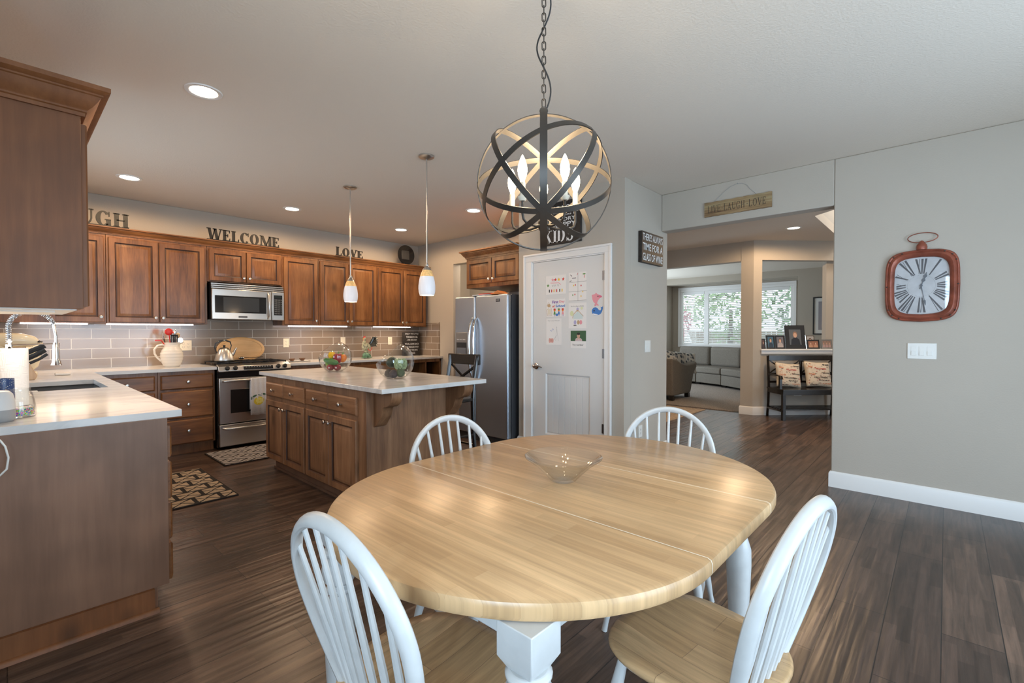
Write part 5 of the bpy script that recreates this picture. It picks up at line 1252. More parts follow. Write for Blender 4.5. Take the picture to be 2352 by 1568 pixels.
for a, b_ in (((-.185,-.19,.22),(.185,-.19,.22)),((-.19,.185,.26),(.19,.185,.26)),((-.19,-.19,.32),(-.19,.185,.32)),((.19,-.19,.32),(.19,.185,.32))):
    mb = MB(); mb.tube([a, b_], .011, 8); mb.build('footrest', DKWOOD, r)

# rugs
BEIGE = flat('rug_beige', (.40,.31,.22), .95, noise=.15, nscale=120); RGREY = flat('rug_grey', (.34,.31,.30), .95, noise=.15, nscale=120); RBLK = flat('rug_black', (.018,.015,.014), .95)
def clip_poly(poly, x0, x1, y0, y1):
    for ax, lim, sg in ((0,x0,1),(0,x1,-1),(1,y0,1),(1,y1,-1)):
        out = []
        for i in range(len(poly)):
            a, b_ = poly[i-1], poly[i]; fa, fb = sg*(a[ax]-lim), sg*(b_[ax]-lim)
            if (fa >= 0) != (fb >= 0): t = fa/(fa-fb); out.append((a[0]+(b_[0]-a[0])*t, a[1]+(b_[1]-a[1])*t))
            if fb >= 0: out.append(b_)
        poly = out
        if len(poly) < 3: return []
    return poly
def rug(label, x0, x1, y0, y1, m, pat, rz=0):
    cx_, cy_ = (x0+x1)/2, (y0+y1)/2; w_, h_ = (x1-x0)/2, (y1-y0)/2
    mb = MB(); mb.box(-w_, w_, -h_, h_, 0, .009)
    e = .012
    for p in pat(w_, h_):
        p = clip_poly(p, -w_+e, w_-e, -h_+e, h_-e)
        if len(p) >= 3: mb.prism(p, .009, .0115, 'z', mi=1)
    o = mb.build('kitchen_rug', [RBLK, m], None, loc=(cx_, cy_, .0008), rot=(0,0,rz)); tag(o, label, 'rug'); return o
def diamonds(w_, h_):
    out = []; a, b_ = .30, .24; y = -h_-b_
    k = 0
    while y < h_+b_:
        x = -w_ - a + (a/2 if k % 2 else 0)
        while x < w_+a:
            for s0, s1 in ((.94,.72),(.46,.20)):
                o_ = [(x+a/2*s0,y),(x,y+b_/2*s0),(x-a/2*s0,y),(x,y-b_/2*s0)]; i_ = [(x+a/2*s1,y),(x,y+b_/2*s1),(x-a/2*s1,y),(x,y-b_/2*s1)]
                if s1 == 0: out.append(o_)
                else:
                    for q in range(4): r_ = (q+1) % 4; out.append([o_[q], o_[r_], i_[r_], i_[q]])
            x += a
        y += b_/2; k += 1
    return out
def triangles(w_, h_):
    out = []; a = .17; b_ = .17; y = -h_; k = 0
    while y < h_:
        x = -w_ - a*(.5 if k % 2 else 0)
        while x < w_:
            g = .014
            out.append([(x+g*1.6,y+g),(x+a-g*1.6,y+g),(x+a/2,y+b_/2-g*.4)])
            out.append([(x+a/2+g*.3,y+b_/2+g),(x+a-g,y+g*2.2),(x+a-g,y+b_-g*2.2)])
            out.append([(x+g,y+g*2.2),(x+a*.44,y+b_/2),(x+g,y+b_*.62)])
            out.append([(x+g*1.2,y+b_-g*.8),(x+g*1.2,y+b_*.76),(x+a*.42,y+b_*.56),(x+a-g*2.2,y+b_-g*.8)])
            x += a
        y += b_; k += 1
    return out
rug('black and grey diamond-patterned rug in front of the range', 1.44, 2.30, 5.07, 5.74, RGREY, diamonds)
rug('black and beige triangle-patterned rug on the floor beside the sink cabinets', .64, 1.255, 4.08, 5.14, BEIGE, triangles)
# ================================================================= PANTRY WALL
DX = X1-.0025   # door face plane; local x runs to -Y
def sheet(name, label, y_l, z_top, w_, h_, draw, cat='paper', X=DX, rz=-pi/2, grp=None, tilt=0):
    r = thing(name, label, cat, (X, y_l, z_top-h_), rz, grp)
    mb = MB(); mb.box(0, w_, -.0012, -.0003, 0, h_)
    p = mb.build('sheet', PAPER, r)
    mb = MB(); mats = draw(mb, w_, h_, -.0017); mb.build('drawing', mats, p, recalc=False); return r
GP = 'drawings taped to the pantry door'
def star(mb, cx, cz, r_, y, mi): d_poly(mb, [(cx+(r_ if k % 2 == 0 else r_*.42)*sin(k*pi/5), cz+(r_ if k % 2 == 0 else r_*.42)*cos(k*pi/5)) for k in range(10)], y, mi)
def p1(mb, w_, h_, y):
    for x, c in ((.08,5),(.115,0),(.16,2),(.215,0)): star(mb, x+.01, h_-.045, .021, y, c)
    star(mb, .028, h_-.10, .02, y, 1); d_line(mb, [(.06,h_-.075),(.12,h_-.078),(.17,h_-.08),(.195,h_-.10)], .006, y, 5)
    for x, c in ((.04,3),(.07,0),(.10,2),(.135,0),(.175,3),(.205,2)): d_rect(mb, x, x+.012, .022, .052, y, c)
    for x in (.08,.11,.15): d_line(mb, [(x,.10),(x+.01,.08),(x+.02,.10)], .002, y, 3)
    return [RED, GREEN, YEL, INK, BLUE, PINK]
sheet('child_drawing', 'drawing with a row of coloured starfish, top left on the pantry door', 3.117, 1.876, .262, .195, p1, grp=GP)
def p2(mb, w_, h_, y):
    d_line(mb, [(.0,h_*.66),(w_,h_*.67)], .002, y, 0); d_line(mb, [(.0,h_*.33),(w_,h_*.34)], .002, y, 0); d_line(mb, [(w_*.52,0),(w_*.52,h_)], .002, y, 0); d_line(mb, [(.0,.004),(w_,.004)], .002, y, 0)
    d_line(mb, [(.02,h_-.02),(.04,h_-.035)], .006, y, 0); d_line(mb, [(.04,h_-.055),(.09,h_-.055)], .006, y, 0); d_line(mb, [(.01,h_-.085),(.035,h_-.08)], .005, y, 0)
    d_line(mb, [(.185,h_-.06),(.188,h_-.03)], .006, y, 1); d_ell(mb, .185, h_-.022, .018, .006, y, 2); d_line(mb, [(.10,h_-.03),(.11,h_-.01)], .004, y, 1)
    for x, z, c in ((.06,.155,3),(.08,.16,1),(.15,.15,1),(.075,.065,1),(.05,.06,2),(.15,.045,3),(.17,.09,3)): d_ell(mb, x, z, .006, .009, y, c)
    return [INK, RED, GREEN, YEL]
sheet('child_drawing', 'paper divided into six drawn panels, top right on the pantry door', 2.822, 1.885, .215, .285, p2, grp=GP)
def p3(mb, w_, h_, y):
    fit_text(mb, 'First', .085, .165, .145, .175, y, 0, bold=.03); fit_text(mb, 'Day', .175, .245, .145, .175, y, 3, bold=.03); fit_text(mb, 'of', .085, .115, .105, .13, y, 1, bold=.03); fit_text(mb, 'School', .13, .248, .105, .132, y, 2, bold=.03)
    for x, c, hc in ((.115,4,6),(.17,2,4),(.22,3,6)):
        d_ell(mb, x, .076, .014, .014, y, 6); d_ell(mb, x, .085, .015, .008, y-.0002, 1 if c != 2 else 4); d_poly(mb, [(x-.008,.062),(x+.008,.062),(x+.015,.03),(x-.015,.03)], y, c); d_line(mb, [(x-.006,.03),(x-.006,.012)], .004, y, 0); d_line(mb, [(x+.006,.03),(x+.006,.012)], .004, y, 0)
    d_ell(mb,.145,.028,.016,.014,y-.0002,2)
    for pts in ([(.01,.12),(.035,.16),(.06,.13),(.07,.10),(.08,.05),(.075,.02),(.02,.02),(.01,.08),(.04,.10)],): d_line(mb, pts, .003, y, 5)
    d_ell(mb,.04,.125,.02,.018,y,5); d_poly(mb,[(.02,.03),(.07,.03),(.065,.09),(.025,.09)],y,7)
    d_line(mb, [(.004,.004),(w_-.004,.004),(w_-.004,h_-.004),(.004,h_-.004),(.004,.004)], .0015, y, 8)
    return [PURP, RED, BLUE, PINK, GREEN, TAN, ORANGE, pal('pale_tan',(.75,.68,.55)), GREY]
sheet('first_day_page', 'colouring page reading First Day of School on the pantry door', 3.117, 1.640, .262, .200, p3, grp=GP)
def p4(mb, w_, h_, y):
    fit_text(mb, 'My First Day in Grade', .03, .185, h_-.040, h_-.028, y, 0)
    d_line(mb, [(.05,.10),(.06,.14),(.11,.185),(.18,.12)], .006, y, 1); d_poly(mb, [(.06,.095),(.17,.095),(.17,.13),(.11,.17),(.06,.13)], y, 2); d_ell(mb,.11,.19,.014,.018,y,3); d_ell(mb,.16,.20,.014,.014,y,5); d_ell(mb,.04,.15,.022,.026,y,5); d_rect(mb,.10,.12,.17,.185,y-.0002,1)
    for x, c in ((.08,3),(.12,1),(.15,4)): d_ell(mb, x, .06, .016, .022, y, c)
    d_ell(mb,.07,.03,.007,.007,y,0); d_ell(mb,.09,.03,.007,.007,y,0)
    return [INK, TAN, pal('pale_blue',(.62,.72,.72)), pal('pale_violet',(.45,.42,.65)), PINK, pal('pale_yellow',(.70,.74,.45))]
sheet('child_drawing', 'drawing of a pale house with people, middle right on the pantry door', 2.824, 1.580, .218, .255, p4, grp=GP)
def p5(mb, w_, h_, y):
    fit_text(mb, 'The Color Monster', .02, .18, h_-.028, h_-.018, y, 0); d_line(mb, [(.16,.04),(.135,.19)], .002, y, 0); d_line(mb, [(.125,.04),(.14,.19)], .002, y, 0); d_line(mb, [(.10,.05),(.135,.10)], .003, y, 0); d_line(mb, [(.05,.155),(.07,.14),(.085,.17),(.10,.155)], .003, y, 2)
    for x in (.045,.065,.085): d_ell(mb, x, .045, .012, .026, y, 1)
    return [GREY, pal('salmon',(.72,.38,.33)), BLUE]
sheet('child_drawing', 'pencil drawing with pink shapes, bottom left on the pantry door', 3.112, 1.430, .200, .275, p5, grp=GP)
def p6(mb, w_, h_, y):
    d_rect(mb, .0, w_, .07, h_, y, 0); d_ell(mb, .095, .125, .019, .024, y-.0002, 1); d_ell(mb, .095, .143, .020, .012, y-.0004, 2); d_poly(mb, [(.055,.07),(.06,.095),(.085,.105),(.115,.103),(.135,.09),(.14,.07)], y-.0003, 3); d_line(mb,[(.075,.08),(.10,.11),(.12,.08)],.010,y-.0005,1)
    fit_text(mb, 'The number', .02, .155, .025, .042, y, 2); return [pal('chalkboard_green',(.05,.12,.06)), SKIN, INK, pal('pale_pink_cloth',(.62,.50,.52))]
sheet('photo_card', 'small photo card of a child on green, bottom right on the pantry door', 2.797, 1.302, .185, .175, p6, 'photo', grp=GP)
# stickers
def sticker(name, label, y_l, z0, shapes, mats):
    r = thing(name, label, 'sticker', (DX, y_l, z0), -pi/2); mb = MB()
    for k, (poly, mi) in enumerate(shapes): mb.prism(poly, -.0012-.0004*k, -.0003, 'y', mi=mi)
    mb.build('sticker', mats, r)
def epoly(cx, cz, rx, rz, n=20, a0=0, a1=2*pi): return [(cx+rx*cos(a0+(a1-a0)*i/n), cz+rz*sin(a0+(a1-a0)*i/n)) for i in range(n)]
sticker('dolphin_sticker', 'pink dolphin sticker at the right edge of the pantry door', 2.548, 1.535,
        [([(.0,.115),(.035,.12),(.05,.135),(.06,.122),(.085,.112),(.112,.100),(.118,.088),(.095,.082),(.085,.072),(.07,.055),(.06,.03),(.075,.02),(.078,.005),(.055,.012),(.035,.0),(.03,.015),(.038,.03),(.02,.045),(.008,.07),(.004,.095)],0),
         ([(.085,.110),(.110,.100),(.116,.089),(.096,.084),(.080,.090)],1),(epoly(.072,.098,.005,.006),2)], [PINK, pal('deep_pink',(.72,.15,.25)), INK])
sticker('whale_sticker', 'blue whale sticker just below the pink dolphin on the door', 2.548, 1.445,
        [([(.0,.045),(.006,.065),(.022,.08),(.045,.083),(.065,.075),(.082,.055),(.100,.052),(.108,.065),(.100,.085),(.115,.080),(.125,.092),(.126,.070),(.118,.045),(.105,.022),(.085,.010),(.055,.003),(.025,.007),(.008,.022)],0),
         ([(.006,.02),(.03,.008),(.06,.004),(.075,.010),(.05,.018),(.02,.024)],1),(epoly(.028,.05,.007,.008),2)], [BLUE, WHT, INK])
# KIDS sign
r = thing('kitchen_quote_sign', 'black wooden sign about messy kitchens and happy kids above the pantry door', 'sign', (X1-.0005, 3.165, 2.190), -pi/2)
mb = MB(); mb.box(0,.50,-.028,0,.0,.43); mb.build('board', SIGNB, r, bev=.003)
mb = MB(); 
x = .035
for c in 'KIDS':
    P_, adv = glyph(c, T=.24, t=.07, S=.09)
    for p in P_: mb.add([(x+a*.118, -.0287, .02+b_*.13) for a, b_ in p], [tuple(range(len(p)))])
    x += (adv+.06)*.118
for t_, a, b_, c_, d_, bo_ in (('& HAPPY',.165,.215,.06,.45,.02),('LAUNDRY',.225,.262,.09,.44,.015),('Dirty Ovens is',.272,.300,.06,.45,.01),('messy kitchens & floors',.308,.328,.04,.46,.006),('GOOD MOMS',.340,.385,.05,.455,.015)):
    fit_text(mb, t_, c_, d_, a, b_, -.0285, bold=bo_)
mb.build('lettering', SIGNW, r, recalc=False)
# wine sign
r = thing('wine_sign', "black box sign reading THERE'S ALWAYS TIME FOR A GLASS OF WINE", 'sign', (4.175, YC-.0005, 1.962), 0)
mb = MB(); mb.box(0,.455,-.040,0,0,.300); mb.build('box', flat('sign_dark_wood', (.030,.022,.017), .5, noise=.4, nscale=25), r, bev=.002)
mb = MB()
for t_, a, b_, c_, d_ in (("THERE'S ALWAYS",.215,.285,.015,.44),('TIME FOR A',.120,.190,.015,.44),('GLASS OF WINE',.020,.092,.015,.44)): fit_text(mb, t_, c_, d_, a, b_, -.0405, bold=.012)
mb.build('lettering', SIGNW, r, recalc=False)
outlet(4.376, 1.146, 'white double switch on the narrow wall below the wine sign', toggles=2, y=YC, mat=WHITEP, w_=.116, kind='switch')
outlet(4.231, .318, 'white outlet low on the narrow wall behind the chair back', y=YC, mat=WHITEP)
# live laugh love sign
r = thing('live_laugh_love_sign', 'rustic tan LIVE LAUGH LOVE plank sign hanging above the hall opening', 'sign', (X2-.0005, 1.748, 2.403), -pi/2)
PLK = wood('distressed_plank', [(.09,.035,.013),(.28,.18,.085),(.40,.32,.17)], 'X', .6, 9, 0, .3, contrast=(.30,.62))
n = 24; poly = [(i*.592/n, .0015*sin(i*2.3)) for i in range(n+1)] + [(.592-i*.592/n, .136+.002*sin(i*1.7)) for i in range(n+1)]
mb = MB(); mb.prism(poly, -.016, 0, 'y'); mb.build('plank', PLK, r)
mb = MB(); x = .032
kk = (.592-.075)/(word_width('LIVE.LAUGH.LOVE', 1, .05)+.55)
for c in 'LIVE . LAUGH . LOVE':
    if c == ' ': x += .14*kk; continue
    P_, adv = glyph(c, T=.13, t=.05, S=.05)
    for p in P_: mb.add([(x+a*kk*.95, -.0167, .034+b_*.066) for a, b_ in p], [tuple(range(len(p)))])
    x += (adv+.05)*kk
mb.build('lettering', pal('dark_brown_paint', (.045,.035,.025)), r, recalc=False)
mb = MB(); mb.tube([(.085,-.006,.136),(.13,-.006,.175),(.18,-.006,.215),(.24,-.006,.255),(.30,-.006,.268),(.345,-.006,.262),(.385,-.006,.235),(.405,-.006,.200),(.44,-.006,.165),(.465,-.006,.136)], .0016, 6); mb.build('hanging_wire', GREY, r)
mb = MB(); mb.tube([(.30,0,.268),(.30,-.012,.272)], .003, 6); mb.build('nail', GREY, r)

# clock
r = thing('wall_clock', 'rust-red pocket-watch style wall clock with Roman numerals on the dining wall', 'clock', (X2-.0005, .355, 1.362), -pi/2)
CWd, CHt = .425, .540; ccx, ccz = CWd/2, CHt/2
def co(ins, n=72):
    a, b_ = CWd/2-ins, CHt/2-ins; out = []
    for i in range(n):
        q = 2*pi*i/n; ex = 2/6.5
        x, z = a*math.copysign(abs(cos(q))**ex, cos(q)), b_*math.copysign(abs(sin(q))**ex, sin(q))
        out.append((ccx+x*(1-.045*(z/b_)**2), ccz+z*(1-.115*(x/a)**2)))
    return out
def loft(mb, lv, fn):
    n = len(fn(0)); vs = []
    for ins, y in lv: vs += [(a, y, b_) for a, b_ in fn(ins)]
    fs = [(j*n+i, j*n+(i+1) % n, (j+1)*n+(i+1) % n, (j+1)*n+i) for j in range(len(lv)-1) for i in range(n)]
    mb.add(vs, fs)
RUST = flat('rust_red', (.26,.075,.045), .38, .25, noise=.35, nscale=12, bump=.2, bscale=50)
mb = MB(); loft(mb, [(0,0),(0,-.022),(.004,-.030),(.010,-.032),(.015,-.028),(.022,-.036),(.032,-.042),(.042,-.036),(.048,-.030),(.056,-.022),(.056,-.010)], co); mb.build('frame', RUST, r, ang=50)
mb = MB(); mb.add([(a,-.011,b_) for a, b_ in co(.052)], [tuple(range(72))]); mb.add([(a,-.001,b_) for a, b_ in co(.004)], [tuple(range(72))]); mb.build('dial', flat('clock_dial', (.50,.51,.53), .55, noise=.10, nscale=14), r, recalc=False)
mb = MB(); R_in = .088
nums = ['XII','I','II','III','IIII','V','VI','VII','VIII','IX','X','XI']
def ray_len(a):
    L_ = .05
    while L_ < .4:
        x, z = L_*sin(a), L_*cos(a)
        if abs(x/(CWd/2-.064))**6.5 + abs(z/(CHt/2-.064)/(1-.115*(x/(CWd/2-.06))**2))**6.5 > 1: break
        L_ += .004
    return L_
for k, s_ in enumerate(nums):
    a = 2*pi*k/12; ro = ray_len(a)-.006; d_ = Vector((sin(a), cos(a))); t_ = Vector((cos(a), -sin(a)))
    def Q(u, v): p = d_*(R_in+(ro-R_in)*v) + t_*(u*(.5+.5*v)); return (ccx+p.x, ccz+p.y)
    wtot = {'I':.021,'V':.030,'X':.032}; tot = sum(wtot[c] for c in s_); x = -tot/2
    for c in s_:
        w_ = wtot[c]
        def bar(u0, u1, wd, dy=0):
            p = [Q(u0-wd/2, 0), Q(u0+wd/2, 0), Q(u1+wd/2, 1), Q(u1-wd/2, 1)]; mb.add([(a_, -.0122-dy, b_) for a_, b_ in p], [(0,1,2,3)])
        if c == 'I': bar(x+w_/2, x+w_/2, .013)
        if c == 'V': bar(x+w_/2, x+.004, .013); bar(x+w_/2, x+w_-.004, .004, .0002)
        if c == 'X': bar(x+w_-.006, x+.006, .013); bar(x+.006, x+w_-.006, .003, .0002)
        x += w_
for k in range(60):
    a = 2*pi*k/60; d_ellc = (ccx+.080*sin(a), ccz+.080*cos(a)); d_ell(mb, d_ellc[0], d_ellc[1], .0014, .0014, -.0122, 0, 6)
mb.build('numerals', pal('clock_grey', (.09,.09,.10)), r, recalc=False)
mb = MB()
def hand(ang, L_, prof_):
    d_ = Vector((sin(ang), cos(ang))); t_ = Vector((cos(ang), -sin(ang)))
    pts = [(d_*l*L_+t_*w_) for l, w_ in prof_] + [(d_*l*L_-t_*w_) for l, w_ in reversed(prof_)]
    mb.prism([(ccx+p.x, ccz+p.y) for p in pts], -.0155, -.0145, 'y')
hand(radians(17), .105, [(-.25,.003),(0,.004),(.25,.003),(.4,.012),(.55,.004),(.7,.011),(.85,.004),(1,.001)])
hand(radians(170), .150, [(-.1,.002),(.0,.003),(.35,.0015),(.72,.0015),(.76,.007),(.9,.004),(1,.001)])
mb.prism(epoly(ccx, ccz, .009, .009), -.017, -.014, 'y'); mb.build('hands', pal('hand_grey', (.10,.11,.13), .4), r)
mb = MB(); mb.add([(a,-.019,b_) for a, b_ in co(.053)], [tuple(range(72))]); mb.build('glass', pane('clock_glass', .06), r, recalc=False)
mb = MB(); mb.lathe([(.0,.0),(.030,.0),(.033,.018),(.028,.040),(.016,.052),(.014,.060),(.006,.068),(.0,.070)], (ccx,-.018,CHt-.004), 20, cap=False); mb.build('crown_knob', RUST, r)
mb = MB(); mb.tube([(ccx+.012+.085*cos(q)-.008, -.018, CHt+.082+.036*sin(q)+.004) for q in [2*pi*i/40 for i in range(40)]], .0032, 8, True); mb.build('ring', RUST, r)
for i in range(14):
    q = 2*pi*i/14+.2; p = co(.012)[int(i*72/14)]; mb = MB(); mb.ell((p[0],-.031,p[1]),(.006,.003,.005),10,6); mb.build('rivet', BRONZE, r)
s3 = outlet(0, 1.143, 'white triple rocker switch plate on the dining wall below the clock', toggles=3, y=.134, X=X2, rz=-pi/2, mat=WHITEP, w_=.166, h_=.118, kind='switch')

# ================================================================= HALL
# diagonal-frame things: local x along the wall, local -Y out towards the camera
AZ = -pi/4
def dthing(name, label, cat, s_, off, z, grp=None, rz=0): p = dg(s_, off); return thing(name, label, cat, (p[0], p[1], z), AZ+rz, grp)
r = dthing('hall_bench', 'black wooden hall bench with crossed back and slatted lower shelf', 'bench', .165, -.06, 0)
BL = 1.06
for x in (.025, BL-.025):
    mb = MB(); mb.tube([(x,-.02,0),(x,-.045,.22),(x,-.055,.45),(x,-.045,.65),(x,-.02,.93)], [(.022,.022)]*5, 4); mb.build('leg', DKWOOD, r)
    mb = MB(); mb.box(x-.022, x+.022, -.445, -.40, 0, .43); mb.build('leg', DKWOOD, r, bev=.002)
    mb = MB(); mb.tube([(x,-.035,.650),(x,-.20,.655),(x,-.36,.640),(x,-.375,.60)], [(.012,.022)]*4, 6); mb.box(x-.018,x+.018,-.36,-.325,.43,.64); mb.build('armrest', DKWOOD, r)
mb = MB(); mb.box(.0, BL, -.455, -.04, .43, .455); mb.box(.03, BL-.03, -.435, -.415, .375, .43); mb.box(.01,.03,-.42,-.05,.375,.43); mb.box(BL-.03,BL-.01,-.42,-.05,.375,.43); mb.build('seat', DKWOOD, r, bev=.002)
mb = MB(); mb.box(.03, BL-.03, -.045, -.015, .855, .935); mb.box(.03,BL-.03,-.055,-.03,.63,.665); mb.box(.03,BL-.03,-.055,-.03,.515,.545); mb.box(BL/2-.018,BL/2+.018,-.05,-.025,.53,.87); mb.build('backrest', DKWOOD, r, bev=.002)
mb = MB()
for a in (.045, BL/2+.015):
    b_ = a+BL/2-.06
    for s_ in (1,-1): mb.tube([(a+(b_-a)*t, -.038-.004*s_, .76+s_*(.10-.17*4*t*(1-t)*.62)) for t in [i/10 for i in range(11)]], [(.011,.011)]*11, 6)
mb.build('cross_slat', DKWOOD, r)
mb = MB()
for i in range(6): mb.box(.03, BL-.03, -.42+i*.066, -.385+i*.066, .150, .166)
mb.box(.0,.04,-.43,-.05,.125,.150); mb.box(BL-.04,BL,-.43,-.05,.125,.150); mb.build('lower_shelf', DKWOOD, r)
PILC = flat('pillow_cream', (.62,.54,.43), .9, bump=.3, bscale=250)
def pillow(name, label, root_args, w_, h_, th, mat, words=(), pattern=None, lean=.25, roll=0, loc=None):
    if loc is None: r = dthing(name, label, 'pillow', *root_args)
    else: r = thing(name, label, 'pillow', loc[:3], loc[3])
    n = 18
    def dep(u, v): return th/2*max(0, (1-abs(u)**2.6))**.5*max(0,(1-abs(v)**2.6))**.5
    mb = MB(); vs = []; M = Matrix.Rotation(roll, 4, 'Y') 
    def pos(u, v, s_): 
        k = 1-.07*(1-abs(v))*abs(u)**3; k2 = 1-.07*(1-abs(u))*abs(v)**3
        x, z = u*w_/2*k, v*h_/2*k2; y = s_*dep(u, v)
        p = M @ Vector((x, y, z)); return (p.x, p.y + (p.z)*sin(lean), p.z*cos(lean)+h_/2*cos(lean))
    for s_ in (-1, 1):
        b_ = len(vs)
        for j in range(n+1):
            for i in range(n+1): vs.append(pos(-1+2*i/n, -1+2*j/n, s_))
        mb.add(vs[b_:], [(j*(n+1)+i, j*(n+1)+i+1, (j+1)*(n+1)+i+1, (j+1)*(n+1)+i) for j in range(n) for i in range(n)])
    o = mb.build('cover', mat, r, weld=True, ang=180)
    if words:
        mb = MB()
        for t_, u0, u1, v0, v1, mi in words:
            me = text_mesh(t_, 1.0, 0, .02); xs = [q.co.x for q in me.vertices]; ys = [q.co.y for q in me.vertices]; a, b_, c, d_ = min(xs), max(xs), min(ys), max(ys)
            vv = []
            for q in me.vertices:
                u = u0+(q.co.x-a)/(b_-a)*(u1-u0); v = v0+(q.co.y-c)/(d_-c)*(v1-v0); p = pos(u, v, -1); vv.append((p[0], p[1]-.004, p[2]))
            mb.add(vv, [tuple(p.vertices) for p in me.polygons], mi)
        if pattern:
            rnd = random.Random(pattern)
            for k in range(90):
                u, v = rnd.uniform(-.9,.9), rnd.uniform(-.9,.9); a, b_ = rnd.uniform(.02,.07), rnd.uniform(.008,.025); mi = rnd.choice([0,0,1,2])
                mb.add([(lambda p: (p[0], p[1]-.0035, p[2]))(pos(max(-.97,min(.97,u+du)), max(-.97,min(.97,v+dv)), -1)) for du, dv in ((-a,-b_),(a,-b_*.5),(a*.8,b_),(-a*.9,b_*.6))], [(0,1,2,3)], mi)
        mb.build('printed_words', [INK, pal('print_red',(.45,.05,.05),.9) if 'print_red' not in bpy.data.materials else bpy.data.materials['print_red'], pal('print_orange',(.62,.24,.12),.9) if 'print_orange' not in bpy.data.materials else bpy.data.materials['print_orange']], r, recalc=False)
    return r
W1 = [('HALLOWEEN',-.3,.5,.42,.55,1),('Halloween',.1,.8,.12,.24,0),('HALLOWEEN',-.5,.5,-.25,-.12,0),('SPOOKY',-.2,.6,-.45,-.35,0),('boo',-.8,-.5,.55,.72,2),('CANDY',.1,.8,-.72,-.62,2),('trick',-.85,-.35,.0,.12,2),('GHOST',-.8,-.2,-.85,-.73,0),('treat',.3,.85,.75,.88,0)]
pillow('throw_pillow', 'cream pillow with Halloween words on the left of the hall bench', (.435, -.20, .456), .38, .38, .13, PILC, W1, 3, .30, .10)
pillow('throw_pillow', 'cream pillow with Halloween words on the right of the hall bench', (.895, -.20, .456), .40, .40, .14, PILC, W1, 5, .30, .06)

p = dg(.72, -.001); r = thing('wall_outlet', 'white outlet on the wall beneath the hall bench', 'outlet', (p[0], p[1], .33), AZ); mb = MB(); mb.box(-.06,.06,-.006,0,-.035,.035); mb.build('cover_plate', WHITEP, r)
# photo frames on the half wall
FRB = BLACKM
def frame(label, s0, s1, h_, draw, fw=.02, mat=FRB, off=.02, lean=.16, mat2=None):
    w_ = s1-s0; r = dthing('framed_photo', label, 'photo frame', s0, off, 1.0305, 'framed photos on the half wall')
    R_ = Matrix.Rotation(-lean, 4, 'X')
    mb = MB(); mb.M = R_; mb.rings(0, w_, 0, h_, [(0,.014),(0,0),(.003,-.004),(fw,-.004),(fw+.003,.002)], cap=False); mb.add([(0,.014,0),(w_,.014,0),(w_,.014,h_),(0,.014,h_)], [(0,1,2,3)]); mb.build('frame', mat, r)
    mb = MB(); mb.M = R_; mats = draw(mb, fw, w_-fw, fw, h_-fw, .0015); mb.build('photo', mats, r, recalc=False)
    mb = MB(); mb.M = Matrix.Identity(4); tx = h_*.7*sin(lean); mb.add([(w_/2-.012,tx+.012,h_*.68),(w_/2+.012,tx+.012,h_*.68),(w_/2+.012,tx+.06,0),(w_/2-.012,tx+.06,0),(w_/2-.012,tx+.016,h_*.68),(w_/2+.012,tx+.016,h_*.68),(w_/2+.012,tx+.064,0),(w_/2-.012,tx+.064,0)], [(0,1,2,3),(7,6,5,4),(0,4,5,1),(1,5,6,2),(2,6,7,3),(3,7,4,0)]); mb.build('easel_back', mat, r)
    return r
def person_pic(bgc, cloth, hair, n=1):
    names = ['pic_bg_%02d%02d%02d' % tuple(int(c*99) for c in bgc), 'pic_cl_%02d%02d%02d' % tuple(int(c*99) for c in cloth)]
    def f(mb, x0, x1, z0, z1, y):
        d_rect(mb, x0, x1, z0, z1, y, 0); w_ = (x1-x0)/n; h_ = z1-z0
        for k in range(n):
            cx_ = x0+w_*(k+.5); hw = min(w_, h_*.75)
            d_poly(mb, [(cx_-hw*.40,z0),(cx_+hw*.40,z0),(cx_+hw*.34,z0+h_*.34),(cx_+hw*.12,z0+h_*.46),(cx_-hw*.12,z0+h_*.46),(cx_-hw*.34,z0+h_*.34)], y-.0003, 1)
            d_ell(mb, cx_, z0+h_*.66, hw*.20, h_*.19, y-.0006, 3); d_ell(mb, cx_, z0+h_*.61, hw*.145, h_*.155, y-.0009, 2)
        return [pal(names[0], bgc, .3), pal(names[1], cloth, .4), SKIN, pal('hair_%02d' % int(hair*99), (hair, hair*.6, hair*.4), .6)]
    return f
frame('tiny dark photo frame at the far left of the half wall', .150, .215, .16, person_pic((.10,.05,.04),(.05,.03,.03),.05), .012)
frame('small black frame with a person in a dark jacket before a blue background', .235, .372, .215, person_pic((.06,.14,.20),(.03,.04,.06),.10))
frame('small black frame with a person in pale clothing, left of the largest frame', .378, .535, .215, person_pic((.16,.15,.17),(.42,.36,.34),.12), .022)
frame('largest black frame with a person in black on the half wall', .545, .865, .375, person_pic((.12,.13,.14),(.02,.02,.025),.30), .062)
frame('wide black frame with two smiling people, right of the largest frame', .885, 1.085, .145, person_pic((.35,.16,.10),(.50,.28,.18),.12, 2), .020)
frame('silver frame with a printed strip standing behind the wide black frame', .925, 1.07, .215, person_pic((.45,.42,.40),(.30,.25,.22),.10), .014, CHROME, .10)
frame('ornate silver frame with a group photo at the right end of the half wall', 1.105, 1.285, .150, person_pic((.30,.20,.16),(.45,.30,.28),.10, 3), .020, NICKEL, .01)
# hall mat
mb = MB(); mb.box(6.25, 7.93, 2.93, 4.3, .001, .010); tag(mb.build('hall_rug', flat('rug_tan', (.36,.27,.19), .95, noise=.3, nscale=30)), 'flat tan rug on the hall floor at the left of the opening', 'rug')

